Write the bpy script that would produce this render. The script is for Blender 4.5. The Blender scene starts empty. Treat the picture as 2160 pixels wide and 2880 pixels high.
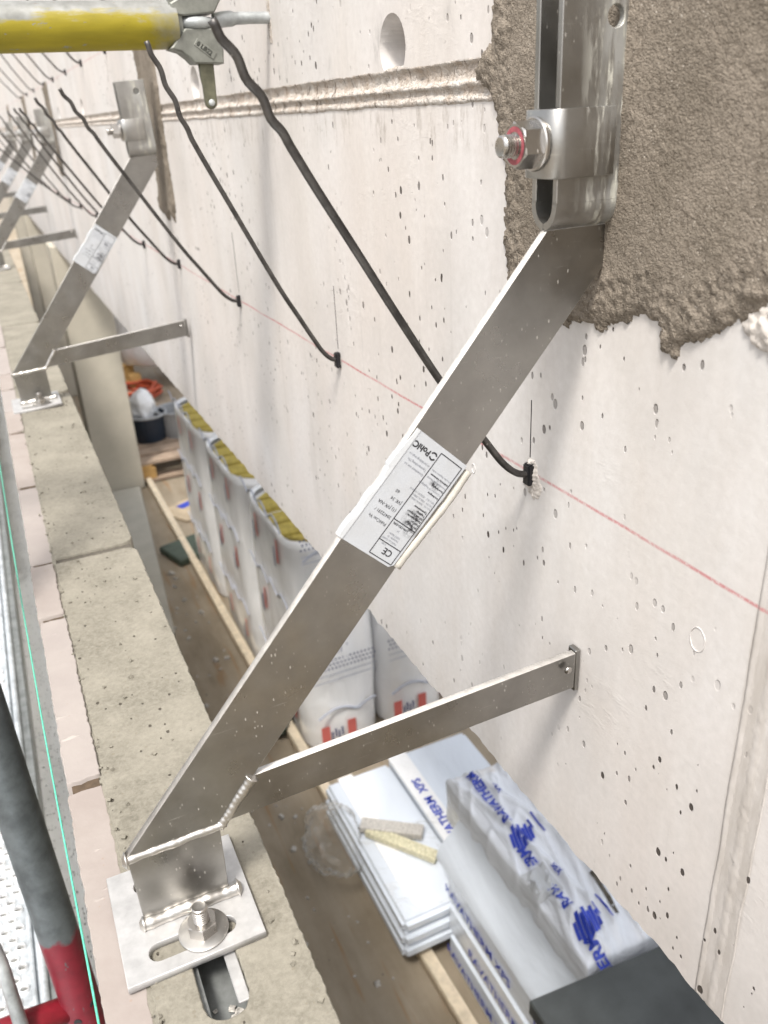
import bpy, bmesh, math, random
import numpy as np
from mathutils import Vector, Matrix, noise as mn

random.seed(7)
sc = bpy.context.scene
COL = sc.collection

# ------------------------------------------------------------------ camera, world, sun, exposure
cam = bpy.data.objects.new('camera', bpy.data.cameras.new('camera'))
COL.objects.link(cam)
R_, D_, F_ = ((0.90680947, -0.41849506, -0.05058135), (-0.22187238, -0.3718127, -0.90140333), (0.35842605, 0.82862368, -0.43001578))
cam.matrix_world = Matrix(((R_[0], -D_[0], -F_[0], -0.36), (R_[1], -D_[1], -F_[1], 0.0), (R_[2], -D_[2], -F_[2], 0.0), (0, 0, 0, 1)))
cam.data.sensor_fit = 'VERTICAL'
cam.data.sensor_height = 36.0
cam.data.lens = 36.0 * 2369.0 / 2880.0
cam.data.clip_start = 0.02
cam.data.clip_end = 2000.0
cam.data.dof.use_dof = True
cam.data.dof.focus_distance = 0.66
cam.data.dof.aperture_fstop = 9.5
sc.camera = cam

SUN_EL, SUN_AZ = math.radians(62), math.radians(222)      # azimuth from +y clockwise: behind-left of the camera
world = bpy.data.worlds.new('World')
sc.world = world
world.use_nodes = True
wn = world.node_tree.nodes
wl = world.node_tree.links
sky = wn.new('ShaderNodeTexSky')
sky.sky_type = 'NISHITA'
sky.sun_disc = False
sky.sun_elevation = SUN_EL
sky.sun_rotation = SUN_AZ
sky.dust_density = 4.0
hs = wn.new('ShaderNodeHueSaturation')
hs.inputs['Saturation'].default_value = 0.22
wl.new(sky.outputs[0], hs.inputs['Color'])
wl.new(hs.outputs[0], wn['Background'].inputs['Color'])
wn['Background'].inputs['Strength'].default_value = 0.125

sun = bpy.data.objects.new('sun', bpy.data.lights.new('sun', 'SUN'))
COL.objects.link(sun)
sun.data.energy = 2.0
sun.data.angle = math.radians(11)
sun.data.color = (1.0, 0.95, 0.88)
sd = Vector((math.sin(SUN_AZ) * math.cos(SUN_EL), math.cos(SUN_AZ) * math.cos(SUN_EL), math.sin(SUN_EL)))
sun.rotation_euler = sd.to_track_quat('Z', 'Y').to_euler()
sun.location = (-3, -3, 6)

sc.view_settings.view_transform = 'Standard'
sc.view_settings.look = 'None'
sc.view_settings.gamma = 1.0
sc.view_settings.use_curve_mapping = False
sc.view_settings.exposure = 1.25
sc.render.engine = 'CYCLES'
sc.cycles.max_bounces = 8
sc.cycles.diffuse_bounces = 5
sc.cycles.use_denoising = True

# ------------------------------------------------------------------ material helper
class NT:
    def __init__(s, name):
        s.m = bpy.data.materials.new(name)
        s.m.use_nodes = True
        s.t = s.m.node_tree
        s.b = s.t.nodes['Principled BSDF']
        s.co = s.t.nodes.new('ShaderNodeTexCoord')
    def n(s, typ, **kw):
        x = s.t.nodes.new(typ)
        for k, v in kw.items():
            setattr(x, k, v)
        return x
    def l(s, a, b):
        s.t.links.new(a, b)
    def obj(s, scale=(1, 1, 1), loc=(0, 0, 0), rot=(0, 0, 0)):
        mp = s.n('ShaderNodeMapping')
        mp.inputs['Scale'].default_value = scale
        mp.inputs['Location'].default_value = loc
        mp.inputs['Rotation'].default_value = rot
        s.l(s.co.outputs['Object'], mp.inputs['Vector'])
        return mp.outputs[0]
    def noise(s, scale=5, detail=4, rough=0.55, vec=None, dist=0.0):
        x = s.n('ShaderNodeTexNoise')
        x.inputs['Scale'].default_value = scale
        x.inputs['Detail'].default_value = detail
        x.inputs['Roughness'].default_value = rough
        x.inputs['Distortion'].default_value = dist
        s.l(vec if vec is not None else s.co.outputs['Object'], x.inputs['Vector'])
        return x.outputs['Fac']
    def vor(s, scale=50, vec=None, rnd=1.0):
        x = s.n('ShaderNodeTexVoronoi')
        x.inputs['Scale'].default_value = scale
        x.inputs['Randomness'].default_value = rnd
        s.l(vec if vec is not None else s.co.outputs['Object'], x.inputs['Vector'])
        return x
    def ramp(s, fac, a, b, ca=0.0, cb=1.0):
        """linear remap fac a..b -> ca..cb, clamped"""
        x = s.n('ShaderNodeMapRange')
        x.inputs[1].default_value = a
        x.inputs[2].default_value = b
        x.inputs[3].default_value = ca
        x.inputs[4].default_value = cb
        s.l(fac, x.inputs[0])
        return x.outputs[0]
    def math(s, op, a, b=None, clamp=False):
        x = s.n('ShaderNodeMath', operation=op, use_clamp=clamp)
        for i, v in enumerate((a, b)):
            if v is None:
                continue
            if isinstance(v, (int, float)):
                x.inputs[i].default_value = v
            else:
                s.l(v, x.inputs[i])
        return x.outputs[0]
    def mix(s, fac, a, b):
        x = s.n('ShaderNodeMix', data_type='RGBA')
        for sock, v in ((x.inputs[0], fac), (x.inputs[6], a), (x.inputs[7], b)):
            if isinstance(v, (int, float)):
                sock.default_value = v
            elif isinstance(v, tuple):
                sock.default_value = (v[0], v[1], v[2], 1)
            else:
                s.l(v, sock)
        return x.outputs[2]
    def sep(s, vec=None):
        x = s.n('ShaderNodeSeparateXYZ')
        s.l(vec if vec is not None else s.co.outputs['Object'], x.inputs[0])
        return x.outputs
    def pits(s, scale, size, vec=None, keep=0.5):
        """mask 1 inside scattered round pores of varied size"""
        v = s.vor(scale, vec)
        sp = s.n('ShaderNodeSeparateColor')
        s.l(v.outputs['Color'], sp.inputs[0])
        rad = s.math('MULTIPLY', s.ramp(sp.outputs[0], keep, 1.0), size)
        d = s.math('SUBTRACT', rad, v.outputs['Distance'])
        return s.ramp(d, 0.0, size * 0.25)
    def bump(s, h, strength=0.3, dist=0.001, prev=None):
        x = s.n('ShaderNodeBump')
        x.inputs['Strength'].default_value = strength
        x.inputs['Distance'].default_value = dist
        s.l(h, x.inputs['Height'])
        if prev is not None:
            s.l(prev, x.inputs['Normal'])
        return x.outputs[0]
    def done(s, col=None, rough=0.8, metal=0.0, normal=None, spec=None, alpha=None, coat=None, trans=None):
        for k, v in (('Base Color', col), ('Roughness', rough), ('Metallic', metal), ('Normal', normal), ('Specular IOR Level', spec), ('Alpha', alpha), ('Coat Weight', coat), ('Transmission Weight', trans)):
            if v is None:
                continue
            if isinstance(v, tuple):
                s.b.inputs[k].default_value = (v[0], v[1], v[2], 1)
            elif isinstance(v, (int, float)):
                s.b.inputs[k].default_value = v
            else:
                s.l(v, s.b.inputs[k])
        return s.m

def simple(name, col, rough=0.7, metal=0.0, var=0.15, scale=20, bump=0.0, spec=None):
    t = NT(name)
    n = t.noise(scale, 5, 0.6)
    c = t.mix(t.ramp(n, 0.3, 0.7), tuple(v * (1 - var) for v in col), tuple(min(1, v * (1 + var)) for v in col))
    return t.done(c, rough, metal, t.bump(n, bump, 0.002) if bump else None, spec)

# ------------------------------------------------------------------ mesh helpers
def link(name, me, mat=None, parent=None, loc=None, smooth=False):
    o = bpy.data.objects.new(name, me)
    COL.objects.link(o)
    if mat is not None and not me.materials:
        me.materials.append(mat)
    if parent is not None:
        o.parent = parent
    if loc is not None:
        o.location = loc
    if smooth:
        for p in me.polygons:
            p.use_smooth = True
    return o

def mesh_from(name, v, f):
    me = bpy.data.meshes.new(name)
    me.from_pydata([tuple(p) for p in v], [], [tuple(q) for q in f])
    me.validate()
    me.update()
    return me

class MB:
    """collects shapes into one mesh"""
    def __init__(s):
        s.v, s.f = [], []
    def add(s, v, f):
        o = len(s.v)
        s.v += [tuple(p) for p in v]
        s.f += [tuple(i + o for i in q) for q in f]
        return s
    def addmesh(s, me, M=None):
        v = [(M @ p.co) if M else p.co.copy() for p in me.vertices]
        return s.add(v, [tuple(p.vertices) for p in me.polygons])
    def box(s, x0, x1, y0, y1, z0, z1):
        v = [(x, y, z) for x in (x0, x1) for y in (y0, y1) for z in (z0, z1)]
        return s.add(v, [(0, 1, 3, 2), (4, 6, 7, 5), (0, 4, 5, 1), (2, 3, 7, 6), (0, 2, 6, 4), (1, 5, 7, 3)])
    def obox(s, c, half, M):
        v = [Vector(c) + M @ Vector((a * half[0], b * half[1], d * half[2])) for a in (-1, 1) for b in (-1, 1) for d in (-1, 1)]
        return s.add(v, [(0, 1, 3, 2), (4, 6, 7, 5), (0, 4, 5, 1), (2, 3, 7, 6), (0, 2, 6, 4), (1, 5, 7, 3)])
    def tube(s, pts, r, seg=10, caps=True):
        pts = [Vector(p) for p in pts]
        rr = r if isinstance(r, (list, tuple)) else [r] * len(pts)
        n = len(pts)
        t0 = (pts[1] - pts[0]).normalized()
        a = t0.orthogonal().normalized()
        V = []
        for i, p in enumerate(pts):
            t = (pts[min(i + 1, n - 1)] - pts[max(i - 1, 0)]).normalized()
            a = (a - t * a.dot(t)).normalized()
            b = t.cross(a)
            for k in range(seg):
                g = 2 * math.pi * k / seg
                V.append(p + (a * math.cos(g) + b * math.sin(g)) * rr[i])
        F = []
        for i in range(n - 1):
            for k in range(seg):
                k2 = (k + 1) % seg
                F.append((i * seg + k, i * seg + k2, (i + 1) * seg + k2, (i + 1) * seg + k))
        if caps:
            F.append(tuple(reversed(range(seg))))
            F.append(tuple((n - 1) * seg + k for k in range(seg)))
        return s.add(V, F)
    def lathe(s, prof, c=(0, 0, 0), axis='Z', seg=24, phase=0.0):
        """prof = [(r, h)...] turned about an axis through c"""
        V, F = [], []
        for r, h in prof:
            for k in range(seg):
                g = 2 * math.pi * k / seg + phase
                p = (r * math.cos(g), r * math.sin(g), h)
                if axis == 'X':
                    p = (p[2], p[0], p[1])
                elif axis == 'Y':
                    p = (p[1], p[2], p[0])
                V.append((p[0] + c[0], p[1] + c[1], p[2] + c[2]))
        for i in range(len(prof) - 1):
            for k in range(seg):
                k2 = (k + 1) % seg
                F.append((i * seg + k, i * seg + k2, (i + 1) * seg + k2, (i + 1) * seg + k))
        F.append(tuple(reversed(range(seg))))
        F.append(tuple((len(prof) - 1) * seg + k for k in range(seg)))
        return s.add(V, F)
    def mesh(s, name, bevel=0.0, smooth=False, segs=1):
        me = mesh_from(name, s.v, s.f)
        bm = bmesh.new()
        bm.from_mesh(me)
        bmesh.ops.recalc_face_normals(bm, faces=bm.faces)
        if bevel > 0:
            es = [e for e in bm.edges if len(e.link_faces) == 2 and e.calc_face_angle(0) > 0.6]
            bmesh.ops.bevel(bm, geom=es, offset=bevel, segments=segs, affect='EDGES', clamp_overlap=True)
        bm.to_mesh(me)
        bm.free()
        if smooth:
            for p in me.polygons:
                p.use_smooth = True
        return me
    def obj(s, name, mat, parent=None, bevel=0.0, smooth=False, loc=None, segs=1):
        return link(name, s.mesh(name, bevel, smooth, segs), mat, parent, loc)

def autosmooth(me, ang=0.7):
    """smooth faces, sharp edges over ang"""
    bm = bmesh.new()
    bm.from_mesh(me)
    for f in bm.faces:
        f.smooth = True
    for e in bm.edges:
        if len(e.link_faces) == 2 and e.calc_face_angle(0) > ang:
            e.smooth = False
    bm.to_mesh(me)
    bm.free()

def curve_mesh(name, loops, half, bevel=0.0):
    """2D outlines (first = outside, others = holes) filled and extruded +-half along local Z"""
    cu = bpy.data.curves.new(name, 'CURVE')
    cu.dimensions = '2D'
    cu.fill_mode = 'BOTH'
    cu.extrude = max(half - bevel, 0)
    cu.bevel_depth = bevel
    cu.bevel_resolution = 0
    cu.offset = -bevel
    for lp in loops:
        sp = cu.splines.new('POLY')
        sp.points.add(len(lp) - 1)
        for i, p in enumerate(lp):
            sp.points[i].co = (p[0], p[1], 0, 1)
        sp.use_cyclic_u = True
    o = bpy.data.objects.new(name, cu)
    COL.objects.link(o)
    dg = bpy.context.evaluated_depsgraph_get()
    me = bpy.data.meshes.new_from_object(o.evaluated_get(dg))
    bpy.data.objects.remove(o)
    bpy.data.curves.remove(cu)
    me.name = name
    return me

def xform(me, fn):
    n = len(me.vertices)
    a = np.empty(n * 3, 'f')
    me.vertices.foreach_get('co', a)
    a = fn(a.reshape(n, 3)).astype('f')
    me.vertices.foreach_set('co', a.ravel())
    me.update()
    return me

def fix_normals(me):
    bm = bmesh.new()
    bm.from_mesh(me)
    bmesh.ops.remove_doubles(bm, verts=bm.verts, dist=1e-6)
    bmesh.ops.recalc_face_normals(bm, faces=bm.faces)
    bm.to_mesh(me)
    bm.free()
    return me

def text_mesh(body, size, bold=0.0, align='LEFT'):
    cu = bpy.data.curves.new('txt', 'FONT')
    cu.body = body
    cu.size = size
    cu.offset = bold
    cu.resolution_u = 2
    cu.align_x = align
    o = bpy.data.objects.new('txt', cu)
    COL.objects.link(o)
    dg = bpy.context.evaluated_depsgraph_get()
    me = bpy.data.meshes.new_from_object(o.evaluated_get(dg))
    bpy.data.objects.remove(o)
    bpy.data.curves.remove(cu)
    return me

def stadium(cx, cy, hl, r, n=8):
    p = []
    for k in range(n + 1):
        g = -math.pi / 2 + math.pi * k / n
        p.append((cx + hl - r + r * math.cos(g), cy + r * math.sin(g)))
    for k in range(n + 1):
        g = math.pi / 2 + math.pi * k / n
        p.append((cx - hl + r + r * math.cos(g), cy + r * math.sin(g)))
    return p

def circle(cx, cy, r, n=20, ry=None):
    return [(cx + r * math.cos(2 * math.pi * k / n), cy + (ry or r) * math.sin(2 * math.pi * k / n)) for k in range(n)]

def jag(pts, step, amp, keep=None):
    """resample a closed outline and jitter it, for broken edges"""
    out = []
    n = len(pts)
    for i in range(n):
        a, b = Vector(pts[i]), Vector(pts[(i + 1) % n])
        L = (b - a).length
        k = max(1, int(L / step))
        d = (b - a) / max(L, 1e-9)
        nn = Vector((-d.y, d.x))
        for j in range(k):
            p = a + (b - a) * (j / k)
            am = amp if not keep else amp * keep(p)
            p = p + nn * am * (0.6 * random.uniform(-1, 1) + 0.9 * mn.noise((p.x * 60, p.y * 60, 3.1)))
            out.append((p.x, p.y))
    return out

def smooth_path(pts, sub=6):
    """Catmull-Rom through points"""
    P = [Vector(p) for p in pts]
    out = []
    for i in range(len(P) - 1):
        p0, p1, p2, p3 = P[max(i - 1, 0)], P[i], P[i + 1], P[min(i + 2, len(P) - 1)]
        for j in range(sub):
            t = j / sub
            out.append(0.5 * ((2 * p1) + (p2 - p0) * t + (2 * p0 - 5 * p1 + 4 * p2 - p3) * t * t + (3 * p1 - p0 - 3 * p2 + p3) * t ** 3))
    out.append(P[-1])
    return out

def tag(o, label=None, cat=None, group=None, kind=None):
    for k, v in (('label', label), ('category', cat), ('group', group), ('kind', kind)):
        if v:
            o[k] = v
    return o

def empty(name, loc, label, cat, group=None):
    o = bpy.data.objects.new(name, None)
    o.empty_display_size = 0.05
    COL.objects.link(o)
    o.location = loc
    return tag(o, label, cat, group)

def copy_tree(o, parent=None):
    c = o.copy()
    COL.objects.link(c)
    c.parent = parent
    for ch in o.children:
        copy_tree(ch, c)
    return c

def fbm(x, y, z=0.0, sc_=1.0, oc=4):
    return mn.fractal((x * sc_, y * sc_, z * sc_), 1.0, 2.0, oc)

# ------------------------------------------------------------------ materials
def mat_wall():
    t = NT('pale_concrete')
    n1 = t.noise(2.2, 4, 0.55)
    n2 = t.noise(9, 6, 0.6, t.obj((1, 1, 0.35)))
    n3 = t.noise(140, 3, 0.6)
    streak = t.noise(1, 5, 0.6, t.obj((1, 15, 2.6)))
    c = t.mix(t.ramp(n1, 0.35, 0.65), (0.575, 0.562, 0.555), (0.58, 0.535, 0.508))
    c = t.mix(t.ramp(n2, 0.35, 0.72, 0.0, 0.6), c, (0.49, 0.445, 0.40))
    c = t.mix(t.ramp(streak, 0.45, 0.75, 0.0, 0.35), c, (0.66, 0.645, 0.625))
    c = t.mix(t.ramp(n3, 0.3, 0.7, 0.0, 0.25), c, (0.36, 0.335, 0.31))
    cl = t.noise(4.5, 5, 0.6, t.obj((1, 1, .7), (0, 1.7, 3)))
    c = t.mix(t.ramp(cl, 0.46, 0.70, 0, 0.6), c, (0.40, 0.38, 0.36))
    dr = t.math('MULTIPLY', t.ramp(t.noise(1, 4, 0.6, t.obj((1, 34, 1.6), (0, 2.1, .4))), 0.58, 0.72, 0, 0.4), t.ramp(t.noise(3, 2), 0.4, 0.6))
    c = t.mix(dr, c, (0.36, 0.34, 0.315))
    x0 = t.sep()
    bd = t.math('MULTIPLY', t.math('MULTIPLY', t.ramp(x0[1], .2655, .2675), t.ramp(x0[1], .2955, .2935)), t.ramp(x0[2], -.22, -.30))
    c = t.mix(t.math('MULTIPLY', bd, t.ramp(t.noise(1, 4, .6, t.obj((1, 90, 18))), .35, .6, .25, .75)), c, (0.36, 0.325, 0.29))
    xyz = t.sep()
    # grey film of formwork above the joint and stains just below it
    up = t.math('MULTIPLY', t.ramp(xyz[2], 0.028, 0.05), t.ramp(t.noise(1, 6, 0.7, t.obj((1, 30, 14))), 0.55, 0.68, 0, 0.55))
    up = t.math('MULTIPLY', up, t.ramp(xyz[2], 0.09, 0.05))
    c = t.mix(up, c, (0.20, 0.195, 0.19))
    below = t.math('MULTIPLY', t.ramp(xyz[2], -0.036, -0.026), t.ramp(t.noise(1, 6, 0.75, t.obj((1, 70, 22))), 0.52, 0.70, 0, 0.75))
    below = t.math('MULTIPLY', below, t.ramp(xyz[2], 0.004, 0.0))
    c = t.mix(below, c, (0.25, 0.215, 0.18))
    # smeared vertical wipe marks
    wipe = t.math('MULTIPLY', t.ramp(t.noise(1, 3, 0.6, t.obj((1, 90, 3), (0, 4.3, 1.1))), 0.66, 0.74, 0, 0.35), t.ramp(n1, 0.4, 0.6))
    c = t.mix(wipe, c, (0.36, 0.34, 0.33))
    # air pores
    warp = t.obj((1, 1, 0.62))
    p1 = t.math('MAXIMUM', t.pits(95, 0.26, warp, 0.86), t.pits(170, 0.3, t.obj((1, 1, .5), (0, .2, .3)), 0.9))
    wv = t.n('ShaderNodeVectorMath', operation='ADD')
    wn_ = t.n('ShaderNodeTexNoise')
    wn_.inputs['Scale'].default_value = 190
    t.l(t.co.outputs['Object'], wn_.inputs['Vector'])
    wsc = t.n('ShaderNodeVectorMath', operation='SCALE')
    wsc.inputs['Scale'].default_value = 0.006
    t.l(wn_.outputs['Color'], wsc.inputs[0])
    t.l(t.obj((1, 1, 0.5), (0, .37, .11)), wv.inputs[0])
    t.l(wsc.outputs[0], wv.inputs[1])
    p2 = t.pits(44, 0.125, wv.outputs[0], 0.86)
    p2 = t.math('MULTIPLY', p2, t.ramp(t.noise(3.3, 2), 0.40, 0.5))
    msk = t.ramp(t.noise(5, 3), 0.42, 0.58)
    pit = t.math('MAXIMUM', t.math('MULTIPLY', p1, msk), p2)
    c = t.mix(t.math('MULTIPLY', pit, 0.97), c, (0.045, 0.035, 0.028))
    # red chalk lines
    for z0, w, dens in ((-0.271, 0.0012, 0.72), (0.163, 0.0016, 0.35)):
        zz = t.math('SUBTRACT', xyz[2], z0)
        wob = t.math('MULTIPLY', t.math('SUBTRACT', t.noise(8, 2), 0.5), 0.004)
        d = t.math('ABSOLUTE', t.math('ADD', zz, wob))
        gr = t.math('MULTIPLY', t.ramp(t.noise(260, 3, 0.7), 0.3, 0.56, 0.2, 1.0), t.ramp(t.noise(14, 3), 0.3, 0.6, 0.45, 1.0))
        ln = t.math('MULTIPLY', t.ramp(d, w * 1.6, w * 0.4), t.math('MULTIPLY', gr, dens))
        c = t.mix(ln, c, (0.40, 0.045, 0.06))
    # pencil lines above the ties
    b = t.bump(n2, 0.25, 0.002)
    b = t.bump(t.math('ADD', n3, t.math('MULTIPLY', t.noise(420, 2), 0.5)), 0.22, 0.0008, b)
    scuff = t.math('MULTIPLY', t.ramp(t.noise(1, 4, 0.7, t.obj((1, 30, 60), (0, 0, 0), (0.7, 0, 0))), 0.5, 0.75), t.ramp(t.noise(6, 3, 0.5, t.obj((1, 1, 1), (0, 2.2, 5))), 0.55, 0.66))
    b = t.bump(scuff, 0.25, 0.0015, b)
    b = t.bump(t.math('SUBTRACT', 1.0, pit), 0.7, 0.003, b)
    return t.done(c, 0.78, 0, b)

def mat_joint():
    t = NT('rough_joint_concrete')
    n = t.noise(60, 6, 0.7)
    c = t.mix(t.ramp(n, 0.35, 0.62), (0.42, 0.35, 0.29), (0.58, 0.545, 0.505))
    xyz = t.sep()
    band = t.math('MULTIPLY', t.ramp(xyz[2], 0.0172, 0.0195), t.ramp(xyz[2], 0.031, 0.0285))
    low = t.math('MULTIPLY', t.ramp(xyz[2], 0.0062, 0.0075), t.ramp(xyz[2], 0.0135, 0.0125))
    dirt = t.math('ADD', t.math('MULTIPLY', band, t.ramp(t.noise(25, 4), 0.4, 0.7, 0.0, 0.55)), t.math('MULTIPLY', low, 0.25))
    c = t.mix(dirt, c, (0.25, 0.19, 0.14))
    n2 = t.noise(1, 5, 0.7, t.obj((1, 75, 34)))
    c = t.mix(t.ramp(n2, 0.56, 0.66, 0, 0.9), c, (0.10, 0.07, 0.045))
    b = t.bump(t.noise(230, 5, 0.7), 1.0, 0.003)
    b = t.bump(t.math('SUBTRACT', 1.0, t.vor(330).outputs['Distance']), 0.6, 0.002, b)
    return t.done(c, 0.85, 0, b)

def mat_mortar():
    t = NT('brown_mortar')
    v1 = t.vor(430).outputs['Distance']
    v2 = t.vor(900, t.obj((1, 1, 1), (.01, .02, .03))).outputs['Distance']
    g = t.noise(900, 2, 0.6)
    m = t.noise(11, 5, 0.65)
    big = t.noise(75, 4, 0.65)
    c = t.mix(t.ramp(m, 0.3, 0.62), (0.108, 0.091, 0.070), (0.215, 0.184, 0.150))
    c = t.mix(t.ramp(g, 0.35, 0.7, 0, 0.6), c, (0.27, 0.232, 0.188))
    c = t.mix(t.ramp(v1, 0.5, 0.8, 0, 0.45), c, (0.07, 0.055, 0.042))
    sp = t.pits(520, 0.36, None, 0.8)
    c = t.mix(t.math('MULTIPLY', sp, 0.7), c, (0.42, 0.38, 0.33))
    dk = t.math('MULTIPLY', t.pits(150, 0.34, t.obj((1, 1, 1), (.3, .2, .1)), 0.72), t.ramp(big, 0.45, 0.6))
    c = t.mix(t.math('MULTIPLY', dk, 0.8), c, (0.05, 0.038, 0.03))
    b = t.bump(big, 0.35, 0.004)
    b = t.bump(t.math('SUBTRACT', 1.0, v1), 0.25, 0.0015, b)
    b = t.bump(t.math('SUBTRACT', 1.0, v2), 0.5, 0.0010, b)
    b = t.bump(t.math('SUBTRACT', 1.0, dk), 0.9, 0.002, b)
    return t.done(c, 0.95, 0, b, 0.15)

def mat_steel(name='brushed_stainless', smear=False, base=(0.305, 0.297, 0.282), rough=0.32):
    t = NT(name)
    n = t.noise(18, 5, 0.6)
    br = t.noise(1, 3, 0.6, t.obj((40, 1, 700)))
    c = t.mix(t.ramp(n, 0.35, 0.65), tuple(v * 0.86 for v in base), tuple(v * 1.12 for v in base))
    dust = t.math('MAXIMUM', t.pits(560, 0.34, t.obj((1, 1, 0.4), (0, 0, 0), (0, 0.7, 0)), 0.72), t.pits(260, 0.16, t.obj((1, 1, 0.3), (1, 0, 0), (0, 0.5, 0)), 0.9))
    scr = t.ramp(t.noise(1, 2, 0.5, t.obj((25, 10, 900), (0, 0, 0), (0, 0.75, 0))), 0.70, 0.74)
    mk = t.math('MAXIMUM', t.math('MULTIPLY', dust, t.ramp(t.noise(40, 2), 0.40, 0.55, 0, 0.5)), t.math('MULTIPLY', scr, 0.25))
    metal = t.math('SUBTRACT', 1.0, mk)
    c = t.mix(mk, c, (0.58, 0.55, 0.50))
    r = t.ramp(t.noise(30, 4), 0.3, 0.7, rough - 0.07, rough + 0.1)
    if smear:
        xyz = t.sep()
        side = t.ramp(xyz[0], -0.036, -0.020)      # towards the wall, in the bracket's own wall frame
        sm = t.math('MULTIPLY', t.ramp(t.noise(1, 5, 0.65, t.obj((150, 60, 22))), 0.50, 0.60), side)
        film = t.math('MULTIPLY', t.ramp(t.noise(1, 4, 0.6, t.obj((120, 50, 16), (3, 1, 2))), 0.35, 0.6, 0, 0.7), t.ramp(xyz[0], -0.032, -0.016))
        c = t.mix(film, c, (0.36, 0.36, 0.345))
        c = t.mix(t.math('MULTIPLY', sm, 0.75), c, (0.46, 0.45, 0.385))
        metal = t.math('MULTIPLY', metal, t.math('SUBTRACT', 1.0, t.math('MAXIMUM', sm, t.math('MULTIPLY', film, 0.8))))
        r = t.math('MAXIMUM', r, t.math('MULTIPLY', t.math('MAXIMUM', sm, film), 0.8))
    b = t.bump(br, 0.04, 0.0006)
    b = t.bump(n, 0.05, 0.003, b)
    return t.done(c, r, metal, b)

def mat_block():
    t = NT('beige_block_concrete')
    m = t.noise(16, 6, 0.65)
    f = t.noise(240, 4, 0.7)
    c = t.mix(t.ramp(m, 0.35, 0.66), (0.13, 0.12, 0.096), (0.21, 0.195, 0.16))
    c = t.mix(t.ramp(f, 0.35, 0.68, 0, 0.6), c, (0.265, 0.247, 0.205))
    ag = t.pits(210, 0.38, t.obj((1, 1, 1), (.11, .4, .2)), 0.72)
    c = t.mix(t.math('MULTIPLY', ag, 0.45), c, (0.16, 0.14, 0.105))
    p = t.math('MAXIMUM', t.pits(150, 0.25, t.obj((1, 0.7, 1), (.5, .1, .7)), 0.62), t.pits(60, 0.13, None, 0.9))
    c = t.mix(t.math('MULTIPLY', p, 0.9), c, (0.05, 0.042, 0.032))
    b = t.bump(f, 0.4, 0.0012)
    b = t.bump(m, 0.3, 0.003, b)
    b = t.bump(t.math('SUBTRACT', 1.0, p), 0.8, 0.002, b)
    return t.done(c, 0.9, 0, b, 0.3)

def mat_slip():
    t = NT('pinkish_clay_slip')
    oi = t.n('ShaderNodeObjectInfo')
    m = t.noise(22, 6, 0.6)
    c = t.mix(oi.outputs['Random'], (0.245, 0.21, 0.19), (0.265, 0.238, 0.225))
    c = t.mix(t.ramp(m, 0.35, 0.7, 0, 0.6), c, (0.31, 0.28, 0.258))
    cr = t.ramp(t.noise(1, 3, 0.6, t.obj((14, 46, 30)), 0.6), 0.66, 0.70)
    c = t.mix(t.math('MULTIPLY', cr, 0.35), c, (0.48, 0.44, 0.40))
    p = t.pits(240, 0.3, None, 0.9)
    c = t.mix(t.math('MULTIPLY', p, 0.5), c, (0.25, 0.18, 0.14))
    b = t.bump(t.noise(90, 5, 0.6), 0.35, 0.0015)
    b = t.bump(cr, 0.5, 0.001, b)
    return t.done(c, 0.88, 0, b, 0.3)

def mat_rebar():
    t = NT('dark_tie_steel')
    n = t.noise(90, 4, 0.6)
    c = t.mix(t.ramp(n, 0.35, 0.7), (0.06, 0.056, 0.054), (0.125, 0.118, 0.113))
    d = t.pits(300, 0.3, None, 0.88)
    c = t.mix(t.math('MULTIPLY', d, 0.5), c, (0.4, 0.38, 0.35))
    return t.done(c, 0.42, 0.75, t.bump(n, 0.15, 0.0006))

def mat_yellow_tube():
    t = NT('worn_yellow_paint')
    xyz = t.sep()
    n = t.noise(1, 5, 0.65, t.obj((14, 60, 60)))
    # paint rubbed away along the upper side
    top = t.math('ADD', t.math('MULTIPLY', xyz[2], 40), t.math('MULTIPLY', t.math('SUBTRACT', n, 0.5), 2.4))
    bare = t.ramp(top, 0.12, 0.5)
    end = t.math('ADD', t.math('MULTIPLY', xyz[0], 28), t.math('MULTIPLY', t.math('SUBTRACT', t.noise(70, 4), 0.5), 2.0))
    bare = t.math('MAXIMUM', bare, t.math('MULTIPLY', t.ramp(end, -4.1, -2.9), 0.75))
    chips = t.ramp(t.noise(1, 4, 0.7, t.obj((45, 110, 110))), 0.66, 0.69)
    bare = t.math('MAXIMUM', bare, chips)
    y = t.mix(t.ramp(n, 0.3, 0.7), (0.215, 0.175, 0.005), (0.32, 0.26, 0.008))
    z = t.mix(t.ramp(t.noise(60, 4), 0.3, 0.7), (0.17, 0.172, 0.16), (0.29, 0.293, 0.28))
    c = t.mix(bare, y, z)
    rust = t.math('MULTIPLY', t.ramp(t.noise(1, 5, 0.7, t.obj((60, 160, 160), (1, 2, 3))), 0.63, 0.69), t.ramp(xyz[0], -0.33, -0.18))
    c = t.mix(t.math('MULTIPLY', rust, 0.85), c, (0.15, 0.06, 0.02))
    return t.done(c, t.ramp(n, 0.3, 0.7, 0.38, 0.6), t.math('MULTIPLY', bare, 0.35), t.bump(n, 0.15, 0.001))

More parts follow.
